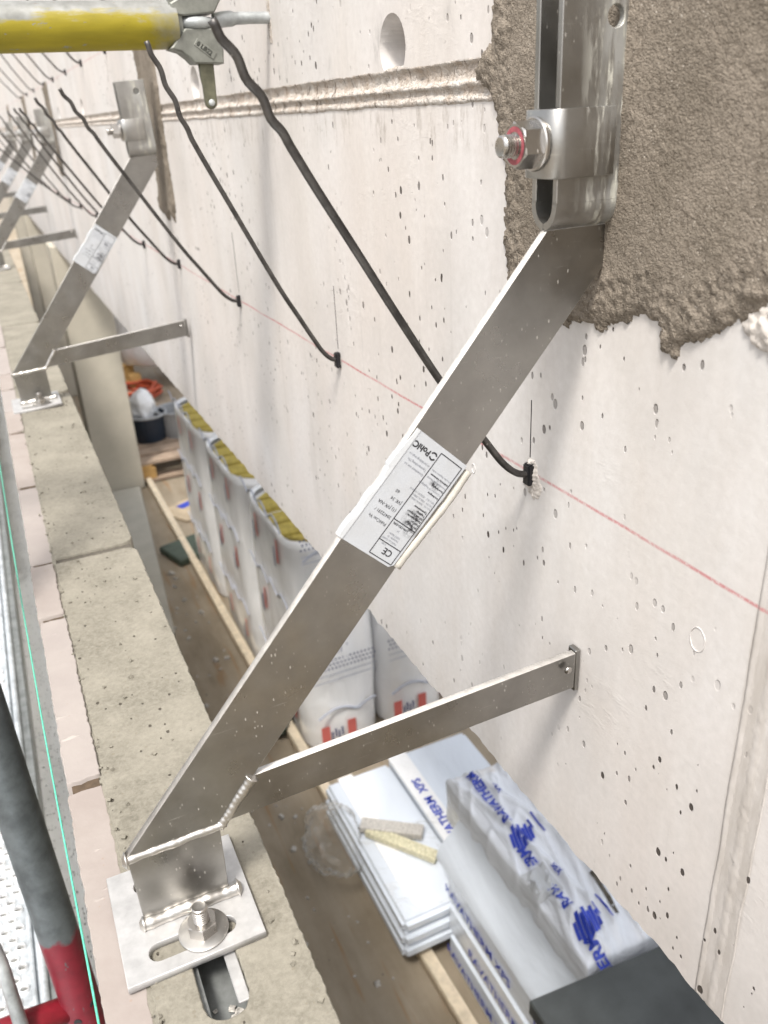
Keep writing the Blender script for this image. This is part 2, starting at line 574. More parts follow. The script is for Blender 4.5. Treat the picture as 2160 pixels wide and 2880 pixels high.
def mat_galv(name='galvanised_steel', base=(0.40, 0.42, 0.42), red_below=None, red=(0.14, 0.006, 0.015)):
    t = NT(name)
    n = t.noise(40, 5, 0.65)
    c = t.mix(t.ramp(n, 0.35, 0.65), tuple(v * 0.7 for v in base), tuple(v * 1.2 for v in base))
    metal = 0.45
    if red_below is not None:
        xyz = t.sep()
        nz = t.noise(60, 3)
        h = t.math('ADD', xyz[2], t.math('MULTIPLY', t.math('SUBTRACT', nz, 0.5), 0.03))
        m = t.ramp(h, red_below + 0.004, red_below - 0.004)
        chip = t.ramp(t.noise(1, 4, 0.65, t.obj((90, 90, 26))), 0.66, 0.69)
        m = t.math('MULTIPLY', m, t.math('SUBTRACT', 1.0, chip))
        c = t.mix(m, c, t.mix(t.ramp(n, 0.3, 0.7), tuple(v * 0.75 for v in red), tuple(v * 1.25 for v in red)))
        metal = t.math('MULTIPLY', t.math('SUBTRACT', 1.0, m), 0.45)
    return t.done(c, 0.48, metal, t.bump(n, 0.12, 0.001))

def mat_film(name, col=(0.66, 0.68, 0.70), rough=0.22, scale=(9, 9, 9), strength=0.5):
    t = NT(name)
    n = t.noise(1, 4, 0.55, t.obj(scale), 0.8)
    c = t.mix(t.ramp(n, 0.3, 0.72), tuple(v * 0.92 for v in col), tuple(min(0.88, v * 1.08) for v in col))
    cr1 = t.ramp(t.math('ABSOLUTE', t.math('SUBTRACT', t.noise(1, 2, 0.45, t.obj(tuple(v * 1.3 for v in scale), (.3, .1, .7)), 0.9), 0.5)), 0.0, 0.13, 1.0, 0.0)
    cr2 = t.ramp(t.math('ABSOLUTE', t.math('SUBTRACT', t.noise(1, 2, 0.5, t.obj(tuple(v * 2.6 for v in scale), (.9, .4, .2)), 1.2), 0.5)), 0.0, 0.10, 1.0, 0.0)
    b = t.bump(n, strength, 0.02)
    b = t.bump(cr1, strength * .45, 0.006, b)
    b = t.bump(cr2, strength * .12, 0.003, b)
    return t.done(c, rough, 0, b, 0.7, None, 0.5)

def mat_floor():
    t = NT('dusty_brown_screed')
    m = t.noise(3.5, 6, 0.6)
    g = t.noise(1, 5, 0.65, t.obj((16, 3.2, 1)))
    c = t.mix(t.ramp(m, 0.35, 0.66), (0.205, 0.165, 0.113), (0.30, 0.25, 0.185))
    c = t.mix(t.ramp(g, 0.42, 0.7, 0, 0.55), c, (0.36, 0.31, 0.24))
    ru = t.math('MULTIPLY', t.ramp(t.noise(1, 3, 0.5, t.obj((30, 2.2, 1), (0.2, .3, 0), (0, 0, 0.1))), 0.60, 0.68), 0.5)
    c = t.mix(ru, c, (0.26, 0.14, 0.05))
    sp = t.math('MAXIMUM', t.pits(15, 0.14, None, 0.55), t.pits(34, 0.13, t.obj((1, 1, 1), (.3, .1, 0)), 0.75))
    c = t.mix(t.math('MULTIPLY', sp, 0.7), c, (0.07, 0.06, 0.05))
    return t.done(c, 0.85, 0, t.bump(m, 0.2, 0.004))

def mat_board():
    t = NT('stained_plywood_edge_board')
    g = t.noise(1, 5, 0.6, t.obj((20, 2.0, 26)))
    n = t.noise(4, 5, 0.6)
    c = t.mix(t.ramp(g, 0.3, 0.7), (0.47, 0.37, 0.26), (0.60, 0.49, 0.365))
    c = t.mix(t.ramp(n, 0.4, 0.7, 0, 0.6), c, (0.66, 0.565, 0.44))
    sp = t.pits(13, 0.16, t.obj((0.3, 1, 1)), 0.5)
    c = t.mix(t.math('MULTIPLY', sp, 0.8), c, (0.10, 0.08, 0.055))
    ru = t.math('MULTIPLY', t.ramp(t.noise(1, 3, 0.5, t.obj((1, 2.2, 34), (0, .3, .6), (-0.22, 0, 0))), 0.62, 0.68), 0.55)
    c = t.mix(ru, c, (0.36, 0.19, 0.06))
    return t.done(c, 0.75, 0, t.bump(g, 0.2, 0.002))

M = dict(slab=simple('pale_grey_slab', (0.42, 0.40, 0.345), 0.85, 0, 0.12, 6, 0.1), lever=simple('worn_olive_lever', (0.115, 0.112, 0.075), 0.5, 0.3, 0.35, 60, 0.1), cut_edge=simple('dusty_cut_steel_edge', (0.52, 0.50, 0.475), 0.6, 0.25, 0.2, 120, 0.1), hole=simple('raw_hole_concrete', (0.27, 0.235, 0.17), 0.9, 0, 0.2, 30, 0.3), 
    wall=mat_wall(), joint=mat_joint(), mortar=mat_mortar(), steel=mat_steel(), steel_sm=mat_steel('mortar_smeared_stainless', True, (0.38, 0.372, 0.355), 0.4),
    bolt_dull=mat_steel('dull_bolt_steel', False, (0.36, 0.35, 0.335), 0.42), bolt=mat_steel('bright_bolt_steel', False, (0.50, 0.48, 0.455), 0.28), plate=simple('pale_mottled_plate', (0.42, 0.415, 0.41), 0.5, 0.45, 0.14, 90, 0.08),
    block=mat_block(), slip=mat_slip(), rebar=mat_rebar(), yellow=mat_yellow_tube(), galv=mat_galv(), galv_dark=mat_galv('dull_galvanised_steel', (0.22, 0.23, 0.225)),
    cast=mat_galv('grey_cast_iron', (0.22, 0.225, 0.20)), redtube=mat_galv('tube_with_red_end', (0.10, 0.113, 0.118), -0.915), red=simple('red_paint', (0.17, 0.008, 0.016), 0.45, 0, 0.3, 40),
    film=mat_film('white_shrink_film', (0.84, 0.845, 0.85), .2, (6, 6, 3), .4), film_blue=mat_film('bluish_white_film', (0.64, 0.69, 0.76), 0.22, (4, 2, 6), 0.4), film_silver=mat_film('crumpled_clear_film', (0.70, 0.73, 0.78), 0.16, (11, 3.2, 11), 0.55),
    board=mat_board(),
    joint_dark=simple('dark_joint_mortar', (0.085, 0.075, 0.06), 0.95, 0, 0.35, 160, 0.5), gap_brown=simple('brown_slip_joint', (0.07, 0.048, 0.03), 0.95, 0, 0.3, 120, 0.4),
    ply_edge=simple('pale_board_edge', (0.62, 0.53, 0.40), 0.7, 0, 0.2, 30), pier=simple('smooth_beige_concrete', (0.48, 0.445, 0.37), 0.8, 0, 0.12, 5, 0.1),
    floor=mat_floor(), ground=simple('site_ground', (0.22, 0.19, 0.15), 0.95, 0, 0.25, 2, 0.2),
    wood=simple('grey_pallet_wood', (0.36, 0.27, 0.20), 0.8, 0, 0.25, 14, 0.2), wood_y=simple('raw_pallet_wood', (0.46, 0.28, 0.10), 0.8, 0, 0.25, 20, 0.2),
    wool=simple('yellow_mineral_wool', (0.40, 0.315, 0.07), 0.95, 0, 0.25, 60, 0.5), black=simple('matt_black_plastic', (0.010, 0.010, 0.012), 0.45, 0, 0.3, 40),
    anthracite=simple('anthracite_board', (0.05, 0.055, 0.054), 0.5, 0, 0.4, 7, 0.08), paper=simple('white_sticker_paper', (0.46, 0.475, 0.49), 0.5, 0, 0.05, 30),
    ink=simple('black_print', (0.015, 0.015, 0.018), 0.5, 0, 0.1), grey_ink=simple('grey_print', (0.22, 0.23, 0.26), 0.6, 0, 0.1), redmark=simple('red_marking_paint', (0.30, 0.07, 0.085), 0.5, 0, 0.3, 200),
    curl=simple('dirty_paper_roll', (0.40, 0.38, 0.34), 0.7, 0, 0.2, 60, 0.2), blueprint=simple('blue_print', (0.022, 0.05, 0.42), 0.45, 0, 0.2, 40), redprint=simple('red_print', (0.55, 0.13, 0.11), 0.5, 0, 0.1),
    navy=simple('navy_print', (0.05, 0.06, 0.16), 0.5, 0, 0.1), grid=simple('pale_blue_print', (0.36, 0.38, 0.44), 0.5, 0, 0.1), teal=simple('teal_string', (0.09, 0.42, 0.30), 0.7, 0, 0.2, 300),
    orange=simple('orange_cable', (0.42, 0.075, 0.03), 0.5, 0, 0.15), bucket_dk=simple('dark_bucket_plastic', (0.018, 0.028, 0.045), 0.4, 0, 0.1), bucket_gr=simple('grey_bucket_plastic', (0.36, 0.37, 0.38), 0.45, 0, 0.1),
    blue=simple('blue_sheet', (0.05, 0.12, 0.38), 0.6, 0, 0.2), speck=simple('speckled_stone', (0.42, 0.40, 0.37), 0.9, 0, 0.6, 220, 0.4), speck_y=simple('yellowish_stone', (0.50, 0.47, 0.33), 0.9, 0, 0.4, 160, 0.4),
    green=simple('dark_green_sheet', (0.055, 0.075, 0.055), 0.6, 0, 0.3), weld=mat_steel('weld_steel', False, (0.50, 0.48, 0.45), 0.34), lead=simple('cardboard', (0.42, 0.34, 0.24), 0.85, 0, 0.2),
)
M['pale_dust'] = simple('pale_dust', (0.52, 0.48, 0.44), 0.9, 0, 0.3, 100, 0.4)

# ================================================================== SETTING
g = link('ground', mesh_from('ground', [(-600, -600, -6), (600, -600, -6), (600, 600, -6), (-600, 600, -6)], [(0, 1, 2, 3)]), M['ground'])
tag(g, kind='structure')
fl = MB().box(-0.262, 9, -3, 24, -2.5, -2.2).obj('floor', M['floor'])
tag(fl, kind='structure')

# ---------------------------------------------------------------- concrete wall beam
wall = empty('concrete_wall', (0, 2.0, -0.61), 'long pale concrete wall beam with a red chalk line, pores and a rough horizontal joint', 'wall')
WO = Vector((0, 2.0, -0.61))
def wchild(name, me, mat, smooth=False):
    """mesh given in world coordinates -> child of the wall, keeping object coordinates = world coordinates"""
    o = link(name, me, mat, wall, None, smooth)
    o.location = -WO
    return o
def yz_to_world(a, x0):
    return np.stack([x0 + a[:, 2], a[:, 0], a[:, 1]], 1)
low = jag([(-2.5, -0.61), (0.3, -0.61)], 9, 0)[:1]
edge = []
y = 0.25
while y < 6.0:
    edge.append((y, -0.61 + 0.0016 * random.uniform(-1, 1) + 0.0035 * mn.noise((y * 35, 0, 0)) + 0.004 * mn.noise((y * 5, 2, 0))))
    y += 0.006 * max(1.0, y / 1.0)
outline = [(-2.5, -0.61)] + edge + [(16, -0.61), (16, 0.003), (-2.5, 0.003)]
me = curve_mesh('lower_face', [outline], 0.125)
fix_normals(xform(me, lambda a: yz_to_world(a, 0.125)))
wchild('lower_face', me, M['wall'])
holes = [circle(0.757 + 0.738 * k, 0.049 + 0.004 * (k % 2), 0.0262, 28) for k in range(0, 8)]
me = curve_mesh('upper_face', [[(-2.5, 0.031), (16, 0.031), (16, 1.3), (-2.5, 1.3)]] + [[(p[0], max(p[1], 0.0312)) for p in h] for h in holes], 0.125)
fix_normals(xform(me, lambda a: yz_to_world(a, 0.125)))
wchild('upper_face', me, M['wall'])
for k in range(0, 8):
    mb = MB()
    r = 0.0272
    prof = [(r, 0.0025), (r, 0.16), (0.001, 0.17)]
    V, F = [], []
    seg = 28
    for rr, h in prof:
        for q in range(seg):
            a = 2 * math.pi * q / seg
            V.append((h, 0.757 + 0.738 * k + rr * math.cos(a), 0.049 + 0.004 * (k % 2) + rr * math.sin(a)))
    for i in range(2):
        for q in range(seg):
            q2 = (q + 1) % seg
            F.append((i * seg + q, i * seg + q2, (i + 1) * seg + q2, (i + 1) * seg + q))
    mb.add(V, F)
    wchild('form_tie_hole', mb.mesh('form_tie_hole', smooth=True), M['hole'])
# ghosts of plugs and chips
rg = MB()
for yc, zc, r_ in ((0.335, -0.318, .0080), (0.62, -0.30, .004)):
    pts = [(-.0002, yc + r_ * (1 + .12 * mn.noise((a * 2, yc * 9, 1))) * math.cos(a) * .8, zc + r_ * 1.1 * math.sin(a)) for a in [2 * math.pi * k / 26 for k in range(27)]]
    rg.tube(pts, [.0002 + .0006 * abs(mn.noise((k * .6, yc, 2))) for k in range(27)], 6, False)
wchild('plug_ghost', rg.mesh('plug_ghost', smooth=True), M['wall'])['kind'] = 'stuff'
# horizontal joint with its broken ribs
ys = []
y = 0.3
while y < 16:
    ys.append(y)
    y += 0.0035 * max(1, y / 0.9) ** 1.6
prof = [(.0335, .004), (.0315, -.0004), (.0300, .0006), (.0285, .0035), (.0255, .0046), (.0225, .0048), (.0195, .0040), (.0178, .0005), (.0160, -.0026), (.0143, -.0030), (.0128, .0004), (.0105, .0020), (.0085, .0016), (.0068, -.0010), (.0052, -.0028), (.0034, -.0026), (.0018, -.0008), (.0006, .003), (-.003, .005)]
V = []
for y in ys:
    for j, (z, x) in enumerate(prof):
        a = 0.0003 * mn.noise((y * 130, z * 300, 1)) + 0.0005 * random.uniform(-1, 1) * (1 if 6 <= j <= 12 else .3) + 0.0004 * mn.noise((y * 420, z * 500, 5))
        if 6 <= j <= 10:
            a += 0.0011 * mn.noise((y * 90, j * 0.8, 9)) + 0.0012 * mn.noise((y * 340, j * 0.8, 19))
        if 2 <= j <= 5:
            a += 0.0045 * max(0, mn.noise((y * 60, j * 0.5, 33)) - .1)
        if j in (0, len(prof) - 1):
            a = 0
        dz = 0.0012 * mn.noise((y * 18, 7, j * .2)) + 0.0008 * mn.noise((y * 120, 7, j * .3))
        V.append((x * .5 + a * .8, y, z + dz))
F = []
m_ = len(prof)
for i in range(len(ys) - 1):
    for j in range(m_ - 1):
        F.append((i * m_ + j, i * m_ + j + 1, (i + 1) * m_ + j + 1, (i + 1) * m_ + j))
wchild('horizontal_joint', mesh_from('horizontal_joint', V, F), M['joint'], True)
# vertical formwork joint at the near end
zs = np.arange(-0.612, -0.20, 0.003)
prof = [(-.0135, .004), (-.0125, -.0012), (-.0112, -.0003), (-.0085, .0008), (-.0055, .0005), (-.003, -.0010), (-.0010, -.0022), (.0012, -.0010), (.0035, .0006), (.0075, .0008), (.0100, -.0005), (.0120, -.0026), (.0140, -.0020), (.0152, .004)]
V = []
for z in zs:
    fade = 0.35 + 0.65 * min(1, max(0, (-0.26 - z) / 0.12))
    for j, (y, x) in enumerate(prof):
        a = 0.0005 * mn.noise((z * 200, y * 300, 1)) + 0.0006 * mn.noise((z * 500, y * 600, 3))
        if 4 <= j <= 8:
            a += 0.0016 * mn.noise((z * 160, j, 8))
        if j in (0, len(prof) - 1):
            a = 0
        V.append((min(.004, (x * (.32 if x < .003 else 1) + a * .5) * (fade if x < .003 else 1)), 0.2795 + y + 0.0012 * mn.noise((z * 25, j * .2, 4)) - 0.012 * (z + 0.4) * 0.2, max(z, -0.6095 + 0.002 * mn.noise((y * 300, 1, 1)))))
F = []
m_ = len(prof)
for i in range(len(zs) - 1):
    for j in range(m_ - 1):
        F.append((i * m_ + j, i * m_ + j + 1, (i + 1) * m_ + j + 1, (i + 1) * m_ + j))
wchild('vertical_joint', mesh_from('vertical_joint', V, F), M['wall'], True)

# mortar patches round the bracket heads
def inside(poly, y, z):
    c = False
    n = len(poly)
    j = n - 1
    for i in range(n):
        if (poly[i][1] > z) != (poly[j][1] > z) and y < (poly[j][0] - poly[i][0]) * (z - poly[i][1]) / (poly[j][1] - poly[i][1]) + poly[i][0]:
            c = not c
        j = i
    return c
def edge_dist(poly, y, z):
    P = np.array(poly)
    A = P
    B = np.roll(P, -1, 0)
    p = np.array([y, z])
    d = B - A
    t = np.clip(((p - A) * d).sum(1) / (d * d).sum(1), 0, 1)
    q = A + d * t[:, None]
    return float(np.sqrt(((p - q) ** 2).sum(1)).min())
def mortar_patch(poly, step, thick, seed):
    ys_ = np.arange(min(p[0] for p in poly) - .012, max(p[0] for p in poly) + .012, step)
    zs_ = np.arange(min(p[1] for p in poly) - .012, max(p[1] for p in poly) + .012, step)
    H = {}
    V, F = [], []
    idx = {}
    for i, y in enumerate(ys_):
        for j, z in enumerate(zs_):
            wy = y + 0.006 * mn.noise((y * 70, z * 70, seed)) + 0.003 * mn.noise((y * 240, z * 240, seed + 4))
            wz = z + 0.006 * mn.noise((y * 70, z * 70, seed + 9)) + 0.003 * mn.noise((y * 240, z * 240, seed + 14))
            d = edge_dist(poly, wy, wz)
            ins = inside(poly, wy, wz)
            if not ins and d > step * 1.6:
                continue
            if ins:
                h = thick * min(1, (d / 0.010)) ** 0.6
                h *= 0.85 + 0.22 * mn.noise((y * 22, z * 22, seed + 2))
                h += (0.0008 * mn.noise((y * 230, z * 230, seed)) + 0.0008 * random.uniform(-1, 1)) * (1.3 if d < .03 else .35) + .0012 * mn.noise((y * 30 + z * 22, z * 9, seed + 7))
                h += 0.0018 * max(0, mn.noise((y * 120, z * 120, seed + 3)) - 0.15) * (1.7 if d < .03 else .35)
                h = max(h, 0.0003)
            else:
                h = -0.0012
            idx[(i, j)] = len(V)
            V.append((-h, y, z))
    for (i, j), a in idx.items():
        b, c_, d_ = idx.get((i + 1, j)), idx.get((i + 1, j + 1)), idx.get((i, j + 1))
        if b is not None and c_ is not None and d_ is not None:
            F.append((a, b, c_, d_))
    return mesh_from('mortar_patch', V, F)
P1 = [(0.15, 0.30), (0.600, 0.30), (0.604, 0.10), (0.588, 0.063), (0.590, 0.040), (0.610, 0.029), (0.612, 0.018), (0.590, 0.006), (0.577, -0.017), (0.572, -0.050), (0.573, -0.080), (0.568, -0.110), (0.558, -0.135),
      (0.530, -0.146), (0.490, -0.146), (0.465, -0.136), (0.449, -0.138), (0.425, -0.129), (0.408, -0.124), (0.394, -0.130), (0.390, -0.143), (0.383, -0.147), (0.376, -0.136), (0.356, -0.126), (0.337, -0.117), (0.324, -0.105), (0.310, -0.098), (0.25, -0.08), (0.15, -0.09)]
wchild('mortar_patch', mortar_patch(P1, 0.0021, 0.0042, 1.7), M['mortar'], True)
def strip_poly(yc, w0, w1):
    return [(yc - w0, 0.17), (yc + w1, 0.16), (yc + w1 * .95, 0.10), (yc + w1 * .7, 0.03), (yc + w1 * .8, -0.05), (yc + w1 * .75, -0.12), (yc + w1 * .85, -0.165), (yc + .05, -0.185), (yc + .02, -0.17), (yc - w0 * .2, -0.185), (yc - w0, -0.15), (yc - w0 * .8, -0.05), (yc - w0, 0.04)]
wchild('mortar_patch', mortar_patch(strip_poly(1.818, 0.03, 0.155), 0.005, 0.006, 5.2), M['mortar'], True)
for yc in (4.0, 5.4, 7.15):
    wchild('mortar_patch', mortar_patch(strip_poly(yc, 0.05, 0.15), 0.012, 0.007, yc), M['mortar'], True)
# lime splash at the right of the near patch
wchild('mortar_splash', mortar_patch([(0.326, -0.104), (0.331, -0.116), (0.322, -0.126), (0.312, -0.128), (0.300, -0.12), (0.305, -0.104)], 0.0018, 0.004, 8.1), M['pale_dust'], True)

# ================================================================== STEEL BRACKETS
OX, OZ = -0.335, -0.510          # bracket root (foot) in wall coordinates
root = empty('support_bracket', (OX, 0.4516, OZ), 'nearest stainless steel wall bracket, large, its diagonal carrying a torn white printed label', 'bracket', 'steel brackets tying the facing wall to the concrete wall')
def bchild(name, me, mat, parent=None, smooth=False):
    """mesh in bracket frame (x, z of the wall, y = 0 at the bracket plane)"""
    o = link(name, me, mat, parent or root, None, smooth)
    if parent is None:
        o.location = (-OX, 0, -OZ)
    return o
def plate_xz(name, loops, y0, half, bevel=0.0004, edge=None):
    me = curve_mesh(name, loops, half, bevel)
    me = fix_normals(xform(me, lambda a: np.stack([a[:, 0], y0 + a[:, 2], a[:, 1]], 1)))
    if edge:
        me.materials.append(M[edge[0]])
        me.materials.append(M[edge[1]])
        for p in me.polygons:
            p.material_index = 1 if abs(p.normal.y) < .8 else 0
    return me
T = 0.003
# channel: two cheeks, closed and pinched at the bottom
mb = MB()
for s, hole in ((-1, True), (1, True)):
    lp = [[(-0.048, -0.056), (0.004, -0.056), (0.004, 0.060), (-0.048, 0.060)], circle(-0.012, 0.041, 0.0058, 22)][:2 if s < 0 else 1]
    mb.addmesh(plate_xz('c', lp, s * 0.0108, 0.00225))
    path = [(0.0108, -0.0548), (0.0108, -0.0565), (0.0104, -0.0600), (0.0088, -0.0640), (0.0060, -0.0672), (0.0025, -0.0690), (0.0002, -0.0702)]
    V, F = [], []
    for i, (py, pz) in enumerate(path):
        a = Vector(path[max(i - 1, 0)])
        b = Vector(path[min(i + 1, len(path) - 1)])
        d = (b - a).normalized()
        n2 = Vector((-d.y, d.x)) * 0.00215
        for x in (-0.048, 0.004):
            V.append((x, s * (py + n2.x), pz + n2.y))
            V.append((x, s * (py - n2.x), pz - n2.y))
    for i in range(len(path) - 1):
        o = i * 4
        F += [(o, o + 4, o + 6, o + 2), (o + 1, o + 3, o + 7, o + 5), (o, o + 1, o + 5, o + 4), (o + 2, o + 6, o + 7, o + 3)]
    F.append((len(V) - 4, len(V) - 3, len(V) - 1, len(V) - 2))
    mb.add(V, F)
mb.box(0.0045, 0.0060, -0.0085, 0.0085, -0.056, 0.060)
me = mb.mesh('channel')
autosmooth(me, 0.6)
bchild('channel', me, M['steel_sm'])
# clamp saddle
pth = [(-0.0105, -0.0152), (-0.0450, -0.0152), (-0.0486, -0.0146), (-0.0512, -0.0126), (-0.0524, -0.0095), (-0.0524, 0.0095), (-0.0512, 0.0126), (-0.0486, 0.0146), (-0.0450, 0.0152), (-0.0105, 0.0152)]
V, F = [], []
for i, p in enumerate(pth):
    a, b = Vector(pth[max(i - 1, 0)]), Vector(pth[min(i + 1, len(pth) - 1)])
    d = (b - a).normalized()
    n2 = Vector((-d.y, d.x)) * 0.0019
    for z in (-0.0415, -0.0042):
        V.append((p[0] + n2.x, p[1] + n2.y, z))
        V.append((p[0] - n2.x, p[1] - n2.y, z))
for i in range(len(pth) - 1):
    o = i * 4
    F += [(o, o + 4, o + 6, o + 2), (o + 1, o + 3, o + 7, o + 5), (o, o + 1, o + 5, o + 4), (o + 2, o + 6, o + 7, o + 3)]
F += [(0, 2, 3, 1), (len(V) - 4, len(V) - 3, len(V) - 1, len(V) - 2)]
me = MB().add(V, F).mesh('clamp', 0.0005)
autosmooth(me, 0.8)
bchild('clamp', me, M['steel_sm'])
# head bolt: washer, nut, threaded end (along x)
bc = (0, 0.0, -0.0225)
def bolt_set(axis, c, sgn, r_w, t_w, r_n, h_n, r_b, l_b, base):
    """returns washer, nut, bolt meshes; base = coordinate along the axis where the washer starts, sgn = outward sign"""
    S = lambda h: base + sgn * h
    w = MB().lathe([(r_w * .96, S(0)), (r_w, S(t_w * .25)), (r_w, S(t_w * .75)), (r_w * .95, S(t_w)), (r_w * .3, S(t_w))], c, axis, 36)
    n_ = MB()
    V, F = [], []
    prof = [(1.0, t_w), (1.0, t_w + h_n * .93), (0.86, t_w + h_n)]
    seg = 24
    for pr, h in prof:
        for k in range(seg):
            a = 2 * math.pi * k / seg
            hexr = r_n * math.cos(math.pi / 6) / math.cos((a % (math.pi / 3)) - math.pi / 6)
            rr = hexr if pr == 1.0 else min(hexr, r_n * 0.90)
            V.append((rr * math.cos(a + .35), rr * math.sin(a + .35), S(h)))
    for i in range(len(prof) - 1):
        for k in range(seg):
            F.append((i * seg + k, i * seg + (k + 1) % seg, (i + 1) * seg + (k + 1) % seg, (i + 1) * seg + k))
    F.append(tuple(2 * seg + k for k in range(seg)))
    F.append(tuple(reversed(range(seg))))
    def ax(p):
        if axis == 'X':
            return (p[2] + c[0], p[0] + c[1], p[1] + c[2])
        return (p[0] + c[0], p[1] + c[1], p[2] + c[2])
    n_.add([ax(p) for p in V], F)
    pr = [(r_b * .9, S(t_w))]
    h = t_w + h_n * .8
    k = 0
    end = t_w + h_n + l_b
    while h < end - 0.002:
        pr += [(r_b, S(h)), (r_b, S(h + .0006)), (r_b * .86, S(h + .0010)), (r_b * .86, S(h + .0013))]
        h += 0.0018
    pr += [(r_b, S(end - .0018)), (r_b * .93, S(end - .0006)), (r_b * .8, S(end)), (r_b * .5, S(end - .0004)), (r_b * .1, S(end - .0003))]
    b_ = MB().lathe(pr, c, axis, 24)
    return w, n_, b_
w, n_, b_ = bolt_set('X', bc, -1, 0.0150, 0.0030, 0.0132, 0.0120, 0.0064, 0.0100, -0.0545)
for nm, q, sm in (('washer', w, .6), ('nut', n_, .35), ('bolt', b_, .5)):
    me = q.mesh(nm)
    autosmooth(me, sm)
    bchild(nm, me, M['bolt'])
V, F = [], []
for rr in (0.0075, 0.0104):
    for k in range(25):
        a = math.radians(20 + 320 * k / 24)
        V.append((-0.0697, rr * math.cos(a), -0.0225 + rr * math.sin(a)))
for k in range(24):
    F.append((k, k + 1, 26 + k, 25 + k))
bchild('paint_mark', MB().add(V, F).mesh('paint_mark'), M['redmark'])
# diagonal, foot, spacer strut
diag = [(-0.3660, -0.4385), (-0.3025, -0.4385), (0.0035, -0.0900), (0.0035, -0.0712), (-0.0470, -0.0712)]
bchild('diagonal', plate_xz('diagonal', [diag], 0, T, .0004, ('steel', 'cut_edge')), M['steel'])
bchild('foot_plate', plate_xz('foot_plate', [[(-0.3640, -0.5035), (-0.3040, -0.5035), (-0.3025, -0.4400), (-0.3655, -0.4400)]], 0.0005, T), M['steel'])
bchild('spacer_strut', plate_xz('spacer_strut', [[(-0.3000, -0.4390), (-0.2760, -0.4075), (-0.0065, -0.3975), (-0.0065, -0.4310)]], 0.0012, T, .0004, ('steel', 'cut_edge')), M['steel'])
pad = MB().box(-0.0058, -0.0008, -0.0012, 0.0090, -0.4355, -0.3960).mesh('end_pad', 0.0008)
p_ = bchild('end_pad', pad, M['steel'])
rv = MB().lathe([(.0035, -0.0018 - .004), (.0030, -.0072), (.001, -.0078)], (-0.016, 0, -0.4075), 'Y', 12)
me = rv.mesh('rivet', smooth=True)
bchild('rivet', me, M['bolt'])
# weld beads
def bead(p0, p1, r, n=80, blob0=1.0, blob1=1.0, seed=0):
    p0, p1 = Vector(p0), Vector(p1)
    pts, rr = [], []
    for i in range(n + 1):
        t = i / n
        p = p0.lerp(p1, t) + Vector((0, 0, 0.0009 * mn.noise((t * 5, seed, 2))))
        k = r * (1 + 0.018 * math.sin(i * .85) + 0.22 * mn.noise((t * 7, seed, 0)))
        if i < 4:
            k *= blob0 * (0.45 + 0.2 * i)
        if i > n - 4:
            k *= blob1 * (0.45 + 0.2 * (n - i))
        pts.append(p)
        rr.append(k)
    return MB().tube(pts, rr, 12)
for sd_, (a, b, r, b0, b1) in enumerate((((-0.3690, -0.0026, -0.4405), (-0.2985, -0.0026, -0.4395), 0.0030, 1.9, 1.3),
                                        ((-0.3680, -0.0036, -0.5010), (-0.2950, -0.0036, -0.5015), 0.0048, 1.1, 1.3),
                                        ((-0.3015, -0.0022, -0.4400), (-0.2745, -0.0022, -0.4065), 0.0042, 1.1, 1.2))):
    bchild('weld_bead', bead(a, b, r, 80, b0, b1, sd_ * 3.3).mesh('weld_bead', smooth=True), M['weld'])
# base plate with two slots, bolt
lp = [[(-0.3835, -0.0455), (-0.2900, -0.0455), (-0.2900, 0.0520), (-0.3835, 0.0520)], stadium(-0.3365, -0.0275, 0.0300, 0.0073), stadium(-0.3365, 0.0330, 0.0300, 0.0073)]
me = curve_mesh('base_plate', lp, 0.003, 0.0004)
fix_normals(xform(me, lambda a: a + np.array([0, 0, -0.507])))
bchild('base_plate', me, M['plate'])
w, n_, b_ = bolt_set('Z', (-0.3285, -0.0255, 0), 1, 0.0172, 0.0022, 0.0106, 0.0095, 0.0055, 0.0125, -0.5040)
for nm, q, sm in (('base_washer', w, .6), ('base_nut', n_, .35), ('base_bolt', b_, .5)):
    me = q.mesh(nm)
    autosmooth(me, sm)
    bchild(nm, me, M['bolt'] if nm != 'base_washer' else M['bolt_dull'])
# sticker ----------------------------------------------------------
LO = Vector((-0.105, 0, -0.214))                 # label frame: origin at its lower right (in reading direction), X across, Y towards the foot
LX = Vector((-0.7071, 0, 0.7071))
LY = Vector((-0.6900, 0, -0.7238)).normalized()
LX = (LX - LY * LX.dot(LY)).normalized()
def lab(p, y=-0.0034):
    q = LO + LX * p[0] + LY * p[1]
    return (q.x, y, q.z)
LW, LL = 0.0462, 0.0845
left = []
for k in range(34):
    t = 1 - k / 33
    e = 0.0012 + 0.0042 * max(0, mn.noise((t * 9, 2.2, 0)) + 0.35) + 0.0008 * random.uniform(-1, 1)
    left.append((LW + (e if t < 0.93 else e * 0.7), LL * t))
t_ = NT('label_paper')
sm_ = t_.ramp(t_.noise(1, 4, 0.7, t_.obj((260, 1, 260))), 0.42, 0.6)
cc = t_.mix(t_.ramp(t_.noise(60, 4), 0.35, 0.7, 0, 0.5), (0.46, 0.48, 0.51), (0.41, 0.415, 0.42))
xyz = t_.sep()
acc = None
for (px, py, rad) in ((0.006, 0.055, 0.0075), (0.012, 0.023, 0.0055), (0.010, 0.050, 0.009)):
    q = lab((px, py))
    dx = t_.math('SUBTRACT', xyz[0], q[0])
    dz = t_.math('SUBTRACT', xyz[2], q[2])
    d = t_.math('SQRT', t_.math('ADD', t_.math('MULTIPLY', dx, dx), t_.math('MULTIPLY', dz, dz)))
    m_k = t_.math('MULTIPLY', t_.ramp(d, rad, rad * .35), sm_)
    acc = m_k if acc is None else t_.math('MAXIMUM', acc, m_k)
